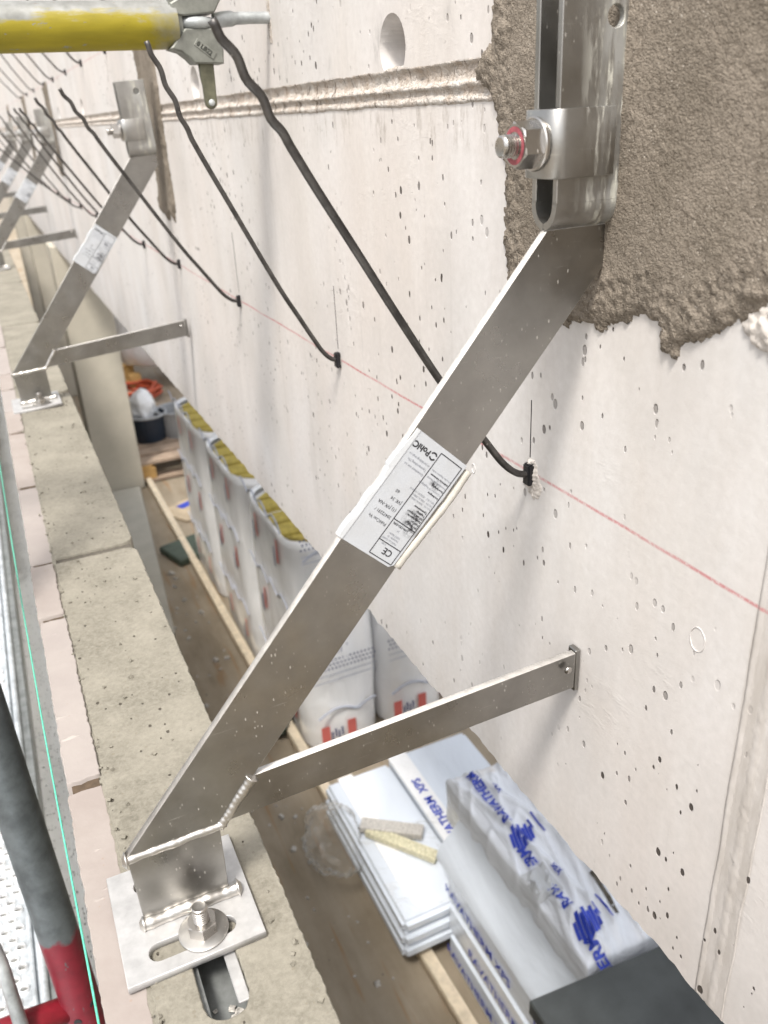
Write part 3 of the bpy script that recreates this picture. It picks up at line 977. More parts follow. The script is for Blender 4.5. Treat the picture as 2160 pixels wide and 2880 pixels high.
cc = t_.mix(acc, cc, (0.03, 0.03, 0.035))
M['label'] = t_.done(cc, 0.42, 0, t_.bump(t_.noise(120, 3), 0.15, 0.0006))
out = [(0, 0), (0, LL - .003), (.003, LL), (LW + .0003, LL), (LW + .0003, 0)]
me = curve_mesh('sticker', [out], 0.00018)
me = fix_normals(xform(me, lambda a: np.array([lab((p[0], p[1]), -0.0034 + p[2]) for p in a])))
stk = bchild('sticker', me, M['label'])
# wrapped torn edge over the plate's narrow side
V, F = [], []
N = 44
for k in range(N + 1):
    t = LL * k / N
    e = 0.0010 + 0.0026 * max(0, mn.noise((t * 60, 2.2, 0)) + 0.25 + .3 * (t < .03)) + 0.00025 * random.uniform(-1, 1)
    for (u, yy) in ((LW - .0006, -.0040), (LW + e, -.0036), (LW + e + .0004, .0), (LW + e * .7, .0035)):
        V.append(lab((u, t), yy))
for k in range(N):
    for j in range(3):
        F.append((k * 4 + j, k * 4 + j + 1, k * 4 + j + 5, k * 4 + j + 4))
bchild('folded_edge', MB().add(V, F).mesh('folded_edge'), M['paper'])
# peeled roll on the other side
mb = MB()
pts, rr = [], []
for k in range(30):
    t = k / 29
    q = Vector(lab((-0.0050 - .0012 * math.sin(t * 5), 0.002 + t * 0.080), -0.001))
    pts.append(q)
    rr.append(0.0031 * (1 + .12 * mn.noise((t * 14, 3, 1))) * (1.15 if t > .65 else 1))
mb.tube(pts, rr, 10)
bchild('peeled_roll', mb.mesh('peeled_roll', smooth=True), M['curl'])
# printing
blk, gry = MB(), MB()
def put(mb, body, x, yv, size, bold=0.0):
    me = text_mesh(body, size, bold)
    v = [lab((x + p.co.x, yv + p.co.y), -0.00372) for p in me.vertices]
    mb.add(v, [tuple(p.vertices) for p in me.polygons])
    bpy.data.meshes.remove(me)
def rule(x0, y0, x1, y1, wd=0.00032):
    a, b = Vector((x0, y0)), Vector((x1, y1))
    d = (b - a).normalized()
    n2 = Vector((-d.y, d.x)) * wd
    blk.add([lab(a + n2, -.00372), lab(b + n2, -.00372), lab(b - n2, -.00372), lab(a - n2, -.00372)], [(0, 1, 2, 3)])
TX0, TX1 = 0.0022, 0.0225            # table columns
for a in ((TX0, 0.0035, TX1, 0.0035), (TX0, 0.0825, TX1, 0.0825), (TX0, 0.0035, TX0, 0.0825), (TX1, 0.0035, TX1, 0.0825), (TX0, 0.0715, TX1, 0.0715), (TX0, 0.0555, TX1, 0.0555)):
    rule(*a)
put(blk, 'CE', 0.0065, 0.0745, 0.0066, 0.00012)
put(gry, '1109', 0.0150, 0.0722, 0.0020)
for k, s_ in enumerate(('PohlCon GmbH', 'Nobelstr. 51', '12057 Berlin')):
    put(gry, s_, 0.0085, 0.0688 - 0.0023 * k, 0.0020)
put(gry, '24', 0.0125, 0.0605, 0.0020)
put(blk, '1109-CPD-2296', 0.0070, 0.0570, 0.0021, 0.00005)
for k, s_ in enumerate(('EN 845-1', 'PohlCon', 'Sonderkonsole', 'JVA and JVApco+', 'Tragfähig-', 'Typennummer')):
    put(blk, s_, 0.0030, 0.0525 - 0.0024 * k, 0.0021, 0.00005)
for k, s_ in enumerate(('3,5 | 4,5   3500 N | 4500 N', '7,0 | 9,0   7000 N | 9000 N', '10,5 | 13,5   10500 N | 13500 N')):
    put(gry, s_, 0.0030, 0.0372 - 0.0024 * k, 0.0018)
for k, (s_, m_k) in enumerate((('Durchbiegung', blk), ('< 2 mm bei 1/3 Tragfähigkeit', gry), ('Dauerhaftigkeit', blk), ('Kurzzeichen für Material', gry), ('Gefährliche Substanzen', blk), ('(1) siehe Angaben rechts', gry))):
    put(m_k, s_, 0.0028, 0.0285 - 0.0027 * k, 0.0018, 0.00004 if m_k is blk else 0)
for s_, yv, sz in (('PohlCon Ve', 0.0610, 0.0032), ('20472291 /', 0.0555, 0.0032), ('(1) JVK-NA', 0.0500, 0.0034), ('JVK 34', 0.0440, 0.0034), ('60', 0.0385, 0.0032)):
    put(blk, s_, 0.0245 if s_ != '60' else 0.031, yv, sz)
for s_, yv in (('Download von Le', 0.0215), ('Typenprüfung Mo', 0.0180), ('er.jordahl-group.co', 0.0145)):
    put(gry, s_, 0.0240, yv, 0.0024)
put(blk, 'PohlC', 0.0295, 0.0065, 0.0060, 0.00020)
# little swoosh mark before the name
for s2 in (0, 1):
    pts = [(0.0263 + .0028 * math.cos(a) * 0.9, 0.0083 + .0024 * math.sin(a)) for a in [math.pi * (0.15 + s2 + .7 * k / 8) for k in range(9)]]
    for k in range(8):
        rule(*pts[k], *pts[k + 1], 0.00055)
bchild('black_print', blk.mesh('black_print'), M['ink'])
bchild('grey_print', gry.mesh('grey_print'), M['grey_ink'])

far_labels = ['second steel wall bracket from the front, with a crisp white label on its diagonal', 'third steel wall bracket from the front, behind the wavy ends of several ties', 'fourth steel wall bracket, partly cut off by the left picture edge', 'fifth and farthest steel wall bracket, small beside the left picture edge']
for k, (y, ti) in enumerate(((1.818, -.048), (3.9, -.045), (5.35, -.03), (7.1, 0))):
    c = copy_tree(root)
    c.location = (OX, y, OZ)
    c.rotation_euler = (0, ti, 0)
    c['label'] = far_labels[k]
    for ch in list(c.children):
        if ch.name.startswith('peeled_roll') or ch.name.startswith('paint_mark'):
            bpy.data.objects.remove(ch)

# ================================================================== WALL TIES
TP = [(0.012, -0.2712), (0, -0.2710), (-0.013, -0.2685), (-0.026, -0.258), (-0.039, -0.241), (-0.060, -0.211), (-0.081, -0.181), (-0.112, -0.131), (-0.142, -0.081), (-0.165, -0.043), (-0.180, -0.017)]
def tie_mesh(slim=1.0, sc_x=1.0, tz=0.0):
    pts = [Vector((x * sc_x, 0, z)) for x, z in TP]
    a, b = Vector((-0.180 * sc_x, 0, -0.017)), Vector((-0.219 * sc_x, 0, 0.050 + tz))
    d = (b - a)
    nrm = Vector((d.z, 0, -d.x)).normalized()
    for k in range(1, 25):
        t = k / 24
        w_ = 0.0012 * math.sin(t * math.pi * 2 * 3.1) * min(1, t * 5) * (1 if t < .9 else (1 - t) * 10)
        pts.append(a + d * t + nrm * w_)
    P = smooth_path(pts[:11], 4) + pts[11:]
    return MB().tube(P, 0.00285 * slim, 12).mesh('rod', smooth=True)
ROD, ROD_S = tie_mesh(), tie_mesh(0.95, 0.80, 0.022)
sl = MB()
sl.box(-0.0060, 0.004, -0.0045, 0.0045, -0.2805, -0.2620)
SLEEVE = sl.mesh('sleeve', 0.0012, False, 2)
SPALL = mesh_from('spall', [(-.0004, .004 * math.cos(a) * (1.5 + .5 * math.sin(3 * a)), -0.2745 + .0085 * math.sin(a) * (1.3 + .3 * math.cos(2 * a))) for a in [2 * math.pi * k / 14 for k in range(14)]], [tuple(range(14))])
def tie(y, z0, rot, tip, label, mesh_=ROD, group='dark wall ties along the red chalk line', marks=True):
    o = empty('wall_tie', (0, y, z0), label, 'wall tie', group)
    o.rotation_euler = (0, tip, rot)
    r = link('rod', mesh_, M['rebar'], o, (0, 0, 0.271))
    s_ = link('sleeve', SLEEVE, M['black'], o, (0, 0, 0.271))
    if marks:
        link('spall', SPALL, M['pale_dust'], o, (0, 0, 0.271))
    return o
low_l = ['nearest and thickest looking dark wall tie, passing behind the labelled bracket diagonal', 'second dark wall tie from the front, its wavy tip in front of the yellow tube', 'third dark wall tie from the front, wavy tip below the yellow tube', 'fourth dark wall tie from the front, crossing the second bracket', 'fifth dark wall tie from the front, its foot right of the second bracket label',
         'sixth dark wall tie, its foot hidden by the second bracket', 'seventh dark wall tie, left of the second bracket diagonal', 'eighth dark wall tie, bent low towards the left', 'ninth dark wall tie in the far row', 'tenth dark wall tie in the far row', 'eleventh dark wall tie in the far row', 'twelfth and farthest dark wall tie of the lower row']
rows = [(0.527, 0, 0), (0.942, 0, 0), (1.378, 0.0, 0), (1.83, 0.0, 0), (2.235, 0.03, -.02), (2.657, -.03, .02), (3.10, .05, .03), (3.542, .3, -.25), (3.906, -.05, .05), (4.405, .05, -.02), (4.84, 0, .05), (5.4, .04, 0)]
for k, (y, ro, ti) in enumerate(rows):
    tie(y, -0.271 if k != 3 else -0.268, ro, ti, low_l[k], ROD_S if k == 1 else ROD, marks=(k < 5))
up_l = ['nearest wall tie of the upper row, only its foot showing below the yellow tube', 'second wall tie of the upper row, foot left of the mortar strip', 'third wall tie of the upper row under the yellow tube', 'fourth wall tie of the upper row under the yellow tube', 'fifth wall tie of the upper row under the yellow tube', 'sixth wall tie of the upper row near the left edge', 'seventh wall tie of the upper row near the left edge', 'eighth wall tie of the upper row near the left edge', 'ninth, farthest wall tie of the upper row at the left edge']
for k, y in enumerate((1.91, 2.339, 2.802, 3.222, 3.659, 4.055, 4.604, 5.076, 5.561)):
    tie(y, 0.163, random.uniform(-.08, .08), random.uniform(-.05, .05), up_l[k], ROD, 'dark wall ties of the upper row', marks=False)
# nearest tie: broken concrete round its sleeve
wchild('spalled_spot', mortar_patch([(0.534, -0.262), (0.530, -0.256), (0.522, -0.258), (0.516, -0.272), (0.513, -0.290), (0.520, -0.294), (0.528, -0.288), (0.536, -0.282), (0.537, -0.272)], 0.0011, 0.0016, 3.3), M['pale_dust'], True)
for y, z1, ln in ((0.5295, -0.258, .048), (0.9437, -0.258, .075), (1.379, -0.258, .095)):
    MBp = MB().box(-0.00045, 0.001, y - .00035, y + .00035, z1, z1 + ln)
    wchild('pencil_line', MBp.mesh('pencil_line'), M['ink'])

# ================================================================== FACING MASONRY
fw = empty('facing_wall', (-0.33, 1.0, -3.0), 'long facing wall of beige concrete blocks with pinkish clay slips on its outer side', 'wall')
FO = Vector((-0.33, 1.0, -3.0))
def fchild(name, me, mat):
    o = link(name, me, mat, fw)
    o.location = -FO
    return o
ZT = -0.510
SLOT = stadium(0, 0, 0.035, 0.0135, 7)
jy = [-2.17, -1.36, -0.55, 0.26, 1.069, 1.880, 2.690, 3.50, 4.31, 5.12, 5.93, 6.74, 8.4, 10, 12]
for k in range(len(jy) - 1):
    a, b = jy[k] + 0.008, jy[k + 1] - 0.008
    rd = 0.014
    op = [(-0.267 - rd * (1 - math.cos(g_)), b - rd * (1 - math.sin(g_))) for g_ in (0, .5, 1.0, 1.57)]
    op2 = [(-0.267 - rd * (1 - math.sin(g_)), a + rd * (1 - math.cos(g_))) for g_ in (1.57, 1.0, .5, 0)]
    base = [(-0.3705, a)] + [(-0.267 - rd, a), (-0.267 - rd * .3, a + rd * .3), (-0.267, a + rd)] + [(-0.267, b - rd), (-0.267 - rd * .3, b - rd * .3), (-0.267 - rd, b)] + [(-0.3705, b)]
    step = 0.004 if 0 <= jy[k + 1] < 2.0 else 0.02
    loops = [jag(base, step, 0.0011 if step < .01 else .002)]
    near = (k == 3)
    if near:
        # two sided slot for the anchor channel, running along the wall
        loops.append(jag([(-0.327 + q[1], 0.408 + q[0]) for q in stadium(0, 0, 0.047, 0.0150, 7)], 0.0025, 0.0006))
    me = curve_mesh('block', loops, 0.13, 0.0009)
    fix_normals(xform(me, lambda a_: a_ + np.array([0, 0, ZT - 0.13])))
    fchild('block', me, M['block'])
    jm = MB().box(-0.368, -0.272, b - 0.002, b + 0.018, ZT - 0.26, ZT - 0.0035)
    fchild('mortar_joint', jm.mesh('mortar_joint'), M['joint_dark'])
# body below the top course
fchild('lower_courses', MB().box(-0.392, -0.269, -2.1, 12, -3.0, ZT - 0.265).mesh('lower_courses'), M['block'])
# slips
sj = [-1.2, -0.7, -0.2, 0.18, 0.622, 0.920, 1.069, 1.361, 1.655, 1.80, 1.975, 2.12, 2.41, 2.70, 2.99, 3.28, 3.6, 3.95, 4.3, 4.7, 5.1, 5.6, 6.1, 6.6]
for k in range(len(sj) - 1):
    a, b = sj[k] + 0.0058, sj[k + 1] - 0.0058
    st = 0.005 if 0 < sj[k + 1] < 1.7 else 0.02
    me = curve_mesh('slip', [jag([(-0.4005, a), (-0.3722, a), (-0.3722, b), (-0.4005, b)], st, 0.0012)], 0.055, 0.0008)
    dz = random.uniform(-.0022, .0012)
    fix_normals(xform(me, lambda a_: a_ + np.array([random.uniform(-.0006, .0006), 0, ZT - 0.055 + dz])))
    fchild('slip', me, M['slip'])
    fchild('slip_joint', MB().box(-0.3965, -0.3735, b - .001, b + .0126, ZT - 0.11, ZT - 0.0035).mesh('slip_joint'), M['gap_brown'])
fchild('slip_bedding', MB().box(-0.3738, -0.3690, -1.2, 6.6, ZT - 0.2, ZT - 0.0022).mesh('slip_bedding'), M['block'])
# anchor channel set in the near block: dark base and two lips
ch = MB().box(-0.3440, -0.3105, 0.360, 0.456, -0.545, -0.540)
ch.box(-0.3445, -0.3425, 0.360, 0.456, -0.540, -0.516).box(-0.3115, -0.3095, 0.360, 0.456, -0.540, -0.516)
ch.box(-0.3425, -0.3385, 0.368, 0.456, -0.519, -0.517)
fchild('anchor_channel', ch.mesh('anchor_channel'), M['galv_dark'])
fchild('channel_lip', MB().box(-0.3205, -0.3125, 0.371, 0.456, -0.5155, -0.5132).mesh('channel_lip', .0006), M['plate'])
cr = MB()
for k in range(26):
    x, y = random.uniform(-.338, -.318), random.uniform(.364, .376) + abs(random.gauss(0, .008))
    s_ = random.uniform(.0012, .003)
    cr.obox((x, y, -.540 + s_), (s_, s_ * .8, s_ * .7), Matrix.Rotation(random.uniform(0, 3), 3, 'Z') @ Matrix.Rotation(random.uniform(0, 1), 3, 'X'))
dr = fchild('debris', cr.mesh('debris'), M['speck'])
tag(dr, kind='stuff')

# mortar crumbs left on the wall top
cr = MB()
for k in range(150):
    y = .30 + 1.7 * random.random() ** 1.6
    x = random.choice((random.uniform(-.366, -.272), random.gauss(-.369, .003)))
    if -.35 < x < -.30 and y < .46:
        continue
    s_ = random.uniform(.0006, .0019)
    cr.obox((x, y, ZT + s_ * .6), (s_, s_ * random.uniform(.6, 1.3), s_ * .7), Matrix.Rotation(random.uniform(0, 3), 3, 'Z') @ Matrix.Rotation(random.uniform(0, 1), 3, 'X'))
o = fchild('crumbs', cr.mesh('crumbs'), M['block'])
o['kind'] = 'stuff'
# teal string
st_ = MB().tube(smooth_path([(-0.4015, 0.20, -0.5145), (-0.4045, 0.39, -0.5145), (-0.410, 0.62, -0.5145), (-0.4135, 0.80, -0.5145), (-0.419, 1.2, -0.5145), (-0.426, 2.0, -0.515), (-0.436, 3.4, -0.516), (-0.44, 6, -0.517)], 6), 0.0008, 8).obj('string_line', M['teal'], None, 0, True)
tag(st_, 'taut teal green mason string along the outer edge of the facing wall', 'string line')

# ================================================================== SCAFFOLD
# horizontal yellow tube with wedge coupler
TZ, TY = 0.0985, 1.09
tb = empty('scaffold_tube', (-0.55, TY, TZ), 'worn yellow scaffold tube with grey wedge coupler, crossing the top left corner', 'scaffold tube')
def tchild(name, mb, mat, bevel=0, sm=None):
    me = mb.mesh(name, bevel)
    if sm:
        autosmooth(me, sm)
    o = link(name, me, mat, tb)
    o.location = (0.55, 0, 0)
    return o
tchild('tube', MB().lathe([(.0206, -1.25), (.02415, -1.25), (.02415, -0.112), (.0206, -0.112)], (0, 0, 0), 'X', 40), M['yellow'], 0, .6)
z = lambda v: v - TZ
jaw = MB()
lp = [(-0.118, z(.118)), (-0.118, z(.107)), (-0.104, z(.1055)), (-0.069, z(.1085)), (-0.060, z(.122)), (-0.050, z(.150)), (-0.100, z(.150)), (-0.104, z(.125))]
for lpp, h, y0 in ((lp, .019, 0.0), ([(-0.124, z(.074)), (-0.105, z(.0935)), (-0.072, z(.0935)), (-0.0635, z(.072)), (-0.0650, z(.0575)), (-0.0985, z(.0585)), (-0.1035, z(.0640)), (-0.112, z(.0705))], .015, -0.004)):
    jaw.addmesh(xform(curve_mesh('j', [lpp], h, .0016), lambda a_: np.stack([a_[:, 0], y0 + a_[:, 2], a_[:, 1]], 1)))
jaw.box(-0.119, -0.106, -.016, .019, z(.074), z(.122))
fj = jaw.mesh('jaw')
fix_normals(fj)
o = link('jaw', fj, M['cast'], tb)
o.location = (0.55, 0, 0)
lev = [(-0.0930, z(.060)), (-0.0760, z(.060)), (-0.0765, z(.040)), (-0.0772, z(.020))] + [(-0.0840 + .0068 * math.cos(a), z(.0180) + .0068 * math.sin(a)) for a in [-k * math.pi / 8 for k in range(1, 8)]] + [(-0.0908, z(.020)), (-0.0912, z(.036)), (-0.0925, z(.046))]
lm_ = fix_normals(xform(curve_mesh('lever', [lev], .0042, .0012), lambda a_: np.stack([a_[:, 0], -.010 + a_[:, 2], a_[:, 1]], 1)))
o = link('wedge_lever', lm_, M['lever'], tb)
o.location = (0.55, 0, 0)
k_ = MB().lathe([(.0038, -.0138), (.0034, -.0160), (.0015, -.0170)], (-0.0840, 0, z(.018)), 'Y', 14)
tchild('lever_rivet', k_, M['galv'], 0, .9)
em = MB()
cmat = Matrix.Rotation(math.radians(37), 3, 'Y')
tm = text_mesh('0 LB22', 0.0068, 0.0002)
em.add([(Vector((-0.0950, -0.0196, z(.0770))) + cmat @ Vector((p.co.x, -0.0003, p.co.y))) for p in tm.vertices], [tuple(p.vertices) for p in tm.polygons])
o = link('embossed_mark', em.mesh('embossed_mark'), M['galv'], tb)
o.location = (0.55, 0, 0)
em = MB()
em.obox(Vector((-0.0850, -0.0190, z(.0728))), (.0128, .0009, .0042), cmat)
tchild('embossed_panel', em, M['cast'], .0004)
# eye bolt in the wall
eb = empty('eye_bolt', (0.0, TY, 0.1045), 'bluish galvanised eye bolt screwed into the wall, held by the coupler', 'bolt')
me = MB().tube(smooth_path([(0.004, 0, 0), (-.025, 0, 0), (-.045, 0, -.0005), (-.056, 0, -.0012), (-.066, 0, -.003)], 4), [.0063] * 5 + [.0066] * 3 + [.0082] * 9, 16).mesh('shank', smooth=True)
link('shank', me, M['galv'], eb)
ring = [(-.0885 + .0165 * math.cos(a), .0165 * math.sin(a), -.0055) for a in [2 * math.pi * k / 24 for k in range(25)]]
link('eye', MB().tube(ring, .0062, 12, False).mesh('eye', smooth=True), M['galv'], eb)
link('rust_stain', MB().box(-.0006, .001, -.006, .004, -.026, .020).mesh('rust_stain'), M['joint'], eb)

# upright standard with red end
sb = Vector((-0.4655, 0.838, -1.085))
stop = Vector((-0.4800, 0.905, -0.55))
dirn = (stop - sb).normalized()
std = empty('scaffold_standard', sb, 'grey scaffold upright with a scratched red painted lower end', 'scaffold pole')
me = MB().tube([sb + dirn * t for t in (0.0, 0.2, 0.4, 0.7, 1.2, 1.7)], .0243, 32).mesh('pole')
autosmooth(me, .7)
o = link('pole', me, M['redtube'], std)
o.location = -sb
me = MB().tube([sb - dirn * 0.03, sb + dirn * 0.004], .0195, 24).mesh('spigot')
o = link('spigot', me, M['galv_dark'], std)
o.location = -sb
hx = MB()
for t, off in ((0.052, -0.4), (0.050, 0.9)):
    pass
for t, ang in ((0.045, -1.9), (0.060, -0.9)):
    c = sb + dirn * t
    n2 = Vector((math.cos(ang), math.sin(ang), 0))
    hx.tube([c + n2 * .0238, c + n2 * .0246], .0052, 14)
o = link('pin_hole', hx.mesh('pin_hole'), M['black'], std)
o.location = -sb
# red transom to the left
tr = MB().tube([(-0.478, 0.842, -1.035), (-0.60, 0.850, -1.036), (-1.2, 0.86, -1.036)], .0165, 18)
o = tr.obj('scaffold_transom', M['red'], None, 0, True)
tag(o, 'red painted cross tube running left from the foot of the grey upright', 'scaffold tube')
br = MB().tube([(-0.535, 0.815, -1.02), (-0.54, 0.855, -0.93), (-0.60, 0.99, -0.50)], .0085, 16)
o = br.obj('scaffold_brace', M['galv'], None, 0, True)
tag(o, 'thin grey steel rod end poking in at the bottom left corner', 'rod')
# steel deck with raised holes
DZ, DX = -1.105, -0.4955
dk = empty('scaffold_deck', (-0.65, 2.0, DZ - .05), 'perforated galvanised steel scaffold deck with raised round holes', 'scaffold deck')
def dchild(name, mb, mat, bevel=0, sm=None):
    me = mb if isinstance(mb, bpy.types.Mesh) else mb.mesh(name, bevel)
    if sm:
        autosmooth(me, sm)
    o = link(name, me, mat, dk)
    o.location = (0.65, -2.0, -DZ + .05)
    return o
cents = []
for i in range(0, 100):
    for j in range(0, 7):
        x = DX - 0.050 - 0.021 * j - (0.0105 if i % 2 else 0)
        y = 0.66 + 0.0185 * i
        cents.append((x, y))
me = curve_mesh('deck_plate', [[(-1.12, 0.60), (DX - .018, 0.60), (DX - .018, 2.54), (-1.12, 2.54)]] + [circle(x, y, .0056, 10) for x, y in cents], .001)
fix_normals(xform(me, lambda a_: a_ + np.array([0, 0, DZ])))
M['deck'] = mat_galv('pale_deck_steel', (0.50, 0.53, 0.55))
dchild('deck_plate', me, M['deck'])
rim = MB()
for x, y in cents:
    V, F = [], []
    for rr, h in ((.0088, .0008), (.0074, .0042), (.0060, .0048), (.0050, .0036), (.0048, -.001)):
        for q in range(12):
            a = 2 * math.pi * q / 12
            V.append((x + rr * math.cos(a), y + rr * math.sin(a), DZ + h))
    for i in range(4):
        for q in range(12):
            F.append((i * 12 + q, i * 12 + (q + 1) % 12, (i + 1) * 12 + (q + 1) % 12, (i + 1) * 12 + q))
    rim.add(V, F)
M['rim'] = mat_galv('bright_rim_steel', (0.72, 0.73, 0.74))
o = dchild('raised_rim', rim, M['rim'], 0, 1.2)
tag(o, kind='stuff')
dchild('far_plate', MB().box(-1.12, DX - .018, 2.545, 12, DZ - .001, DZ + .001).box(-1.12, DX - .018, -2.5, 0.52, DZ - .001, DZ + .001), M['deck'])
dchild('edge_rail', MB().box(DX - .020, DX, 0.60, 12, DZ - .045, DZ + .008).box(DX - .020, DX, -2.5, .52, DZ - .045, DZ + .008), M['galv_dark'], .002)
dchild('rail_bead', MB().tube([(DX - .022, .60, DZ + .010), (DX - .022, 12, DZ + .010)], .0065, 12).tube([(DX - .036, .60, DZ + .004), (DX - .036, 12, DZ + .004)], .004, 10), M['deck'], 0, 1.0)
dchild('end_hook', MB().box(-1.12, DX - .004, 0.575, 0.605, DZ - .05, DZ + .004), M['red'], .003)
dchild('claw', MB().box(-0.56, -0.50, 0.70, 0.78, DZ + .002, DZ + .009), M['deck'], .002)
# white debris net lower down in the gap
t = NT('white_mesh_net')
v = t.vor(1, t.obj((150, 95, 1)), 0.35)
mk = t.ramp(v.outputs['Distance'], 0.26, 0.42)
c = t.mix(mk, (0.20, 0.21, 0.215), (0.88, 0.89, 0.89))
c = t.mix(t.ramp(t.noise(5, 4), 0.5, 0.7, 0, .45), c, (0.45, 0.46, 0.46))
M['net'] = t.done(c, 0.6, 0, t.bump(mk, 0.8, 0.006))
V, F = [], []
ny, nx = 160, 10
for i in range(ny + 1):
    for j in range(nx + 1):
        y = 0.2 + 9 * (i / ny) ** 1.5
        x = -0.66 + 0.262 * j / nx
        V.append((x, y, -1.26 + 0.012 * mn.noise((x * 9, y * 5, 0)) + 0.006 * mn.noise((x * 30, y * 20, 4))))
for i in range(ny):
    for j in range(nx):
        a = i * (nx + 1) + j
        F.append((a, a + 1, a + nx + 2, a + nx + 1))
o = link('debris_net', mesh_from('debris_net', V, F), M['net'], None, None, True)
tag(o, 'white dotted debris net lying between the scaffold deck and the facing wall', 'net')

# ================================================================== BELOW THE BEAM
pl = [('nearest beige concrete pier below the beam, left of the insulation packs', 5.40, -.030, .250), ('second beige concrete pier, behind the nearest one', 7.9, -.02, .26), ('third beige concrete pier, farthest along the gap', 10.4, -.02, .26)]
for lb, y, x0, x1 in pl:
    p = MB().box(x0, x1, y, y + .30, -2.195, -0.613).obj('concrete_pier', M['pier'], None, .004)
    p.location = (0, 0, 0)
    tag(p, lb, 'pier', 'concrete piers under the beam')
o = MB().add([(x, y, z_) for z_ in (-2.1995, -2.172) for x, y in ((-.25, 3.30), (.045, 3.50), (.215, 5.39), (-.25, 5.39))], [(3, 2, 1, 0), (4, 5, 6, 7), (0, 1, 5, 4), (1, 2, 6, 5), (2, 3, 7, 6), (3, 0, 4, 7)]).obj('concrete_slab', M['slab'], None, .003)
tag(o, 'pale grey slab piece on the floor at the foot of the nearest pier', 'slab')
tm_pts = [(.262, 6.4), (.300, 6.4), (.312, 3.3), (.326, 2.2), (.352, 1.25), (.366, .4), (.330, .4), (.316, 1.25), (.290, 2.2), (.276, 3.3)]
me = curve_mesh('edge_timber', [tm_pts], .022, .002)
o = link('edge_timber', fix_normals(xform(me, lambda a_: a_ + np.array([0, 0, -2.176]))), M['ply_edge'])
tag(o, 'long low pale timber batten lying on the brown floor beside the white packs', 'timber')

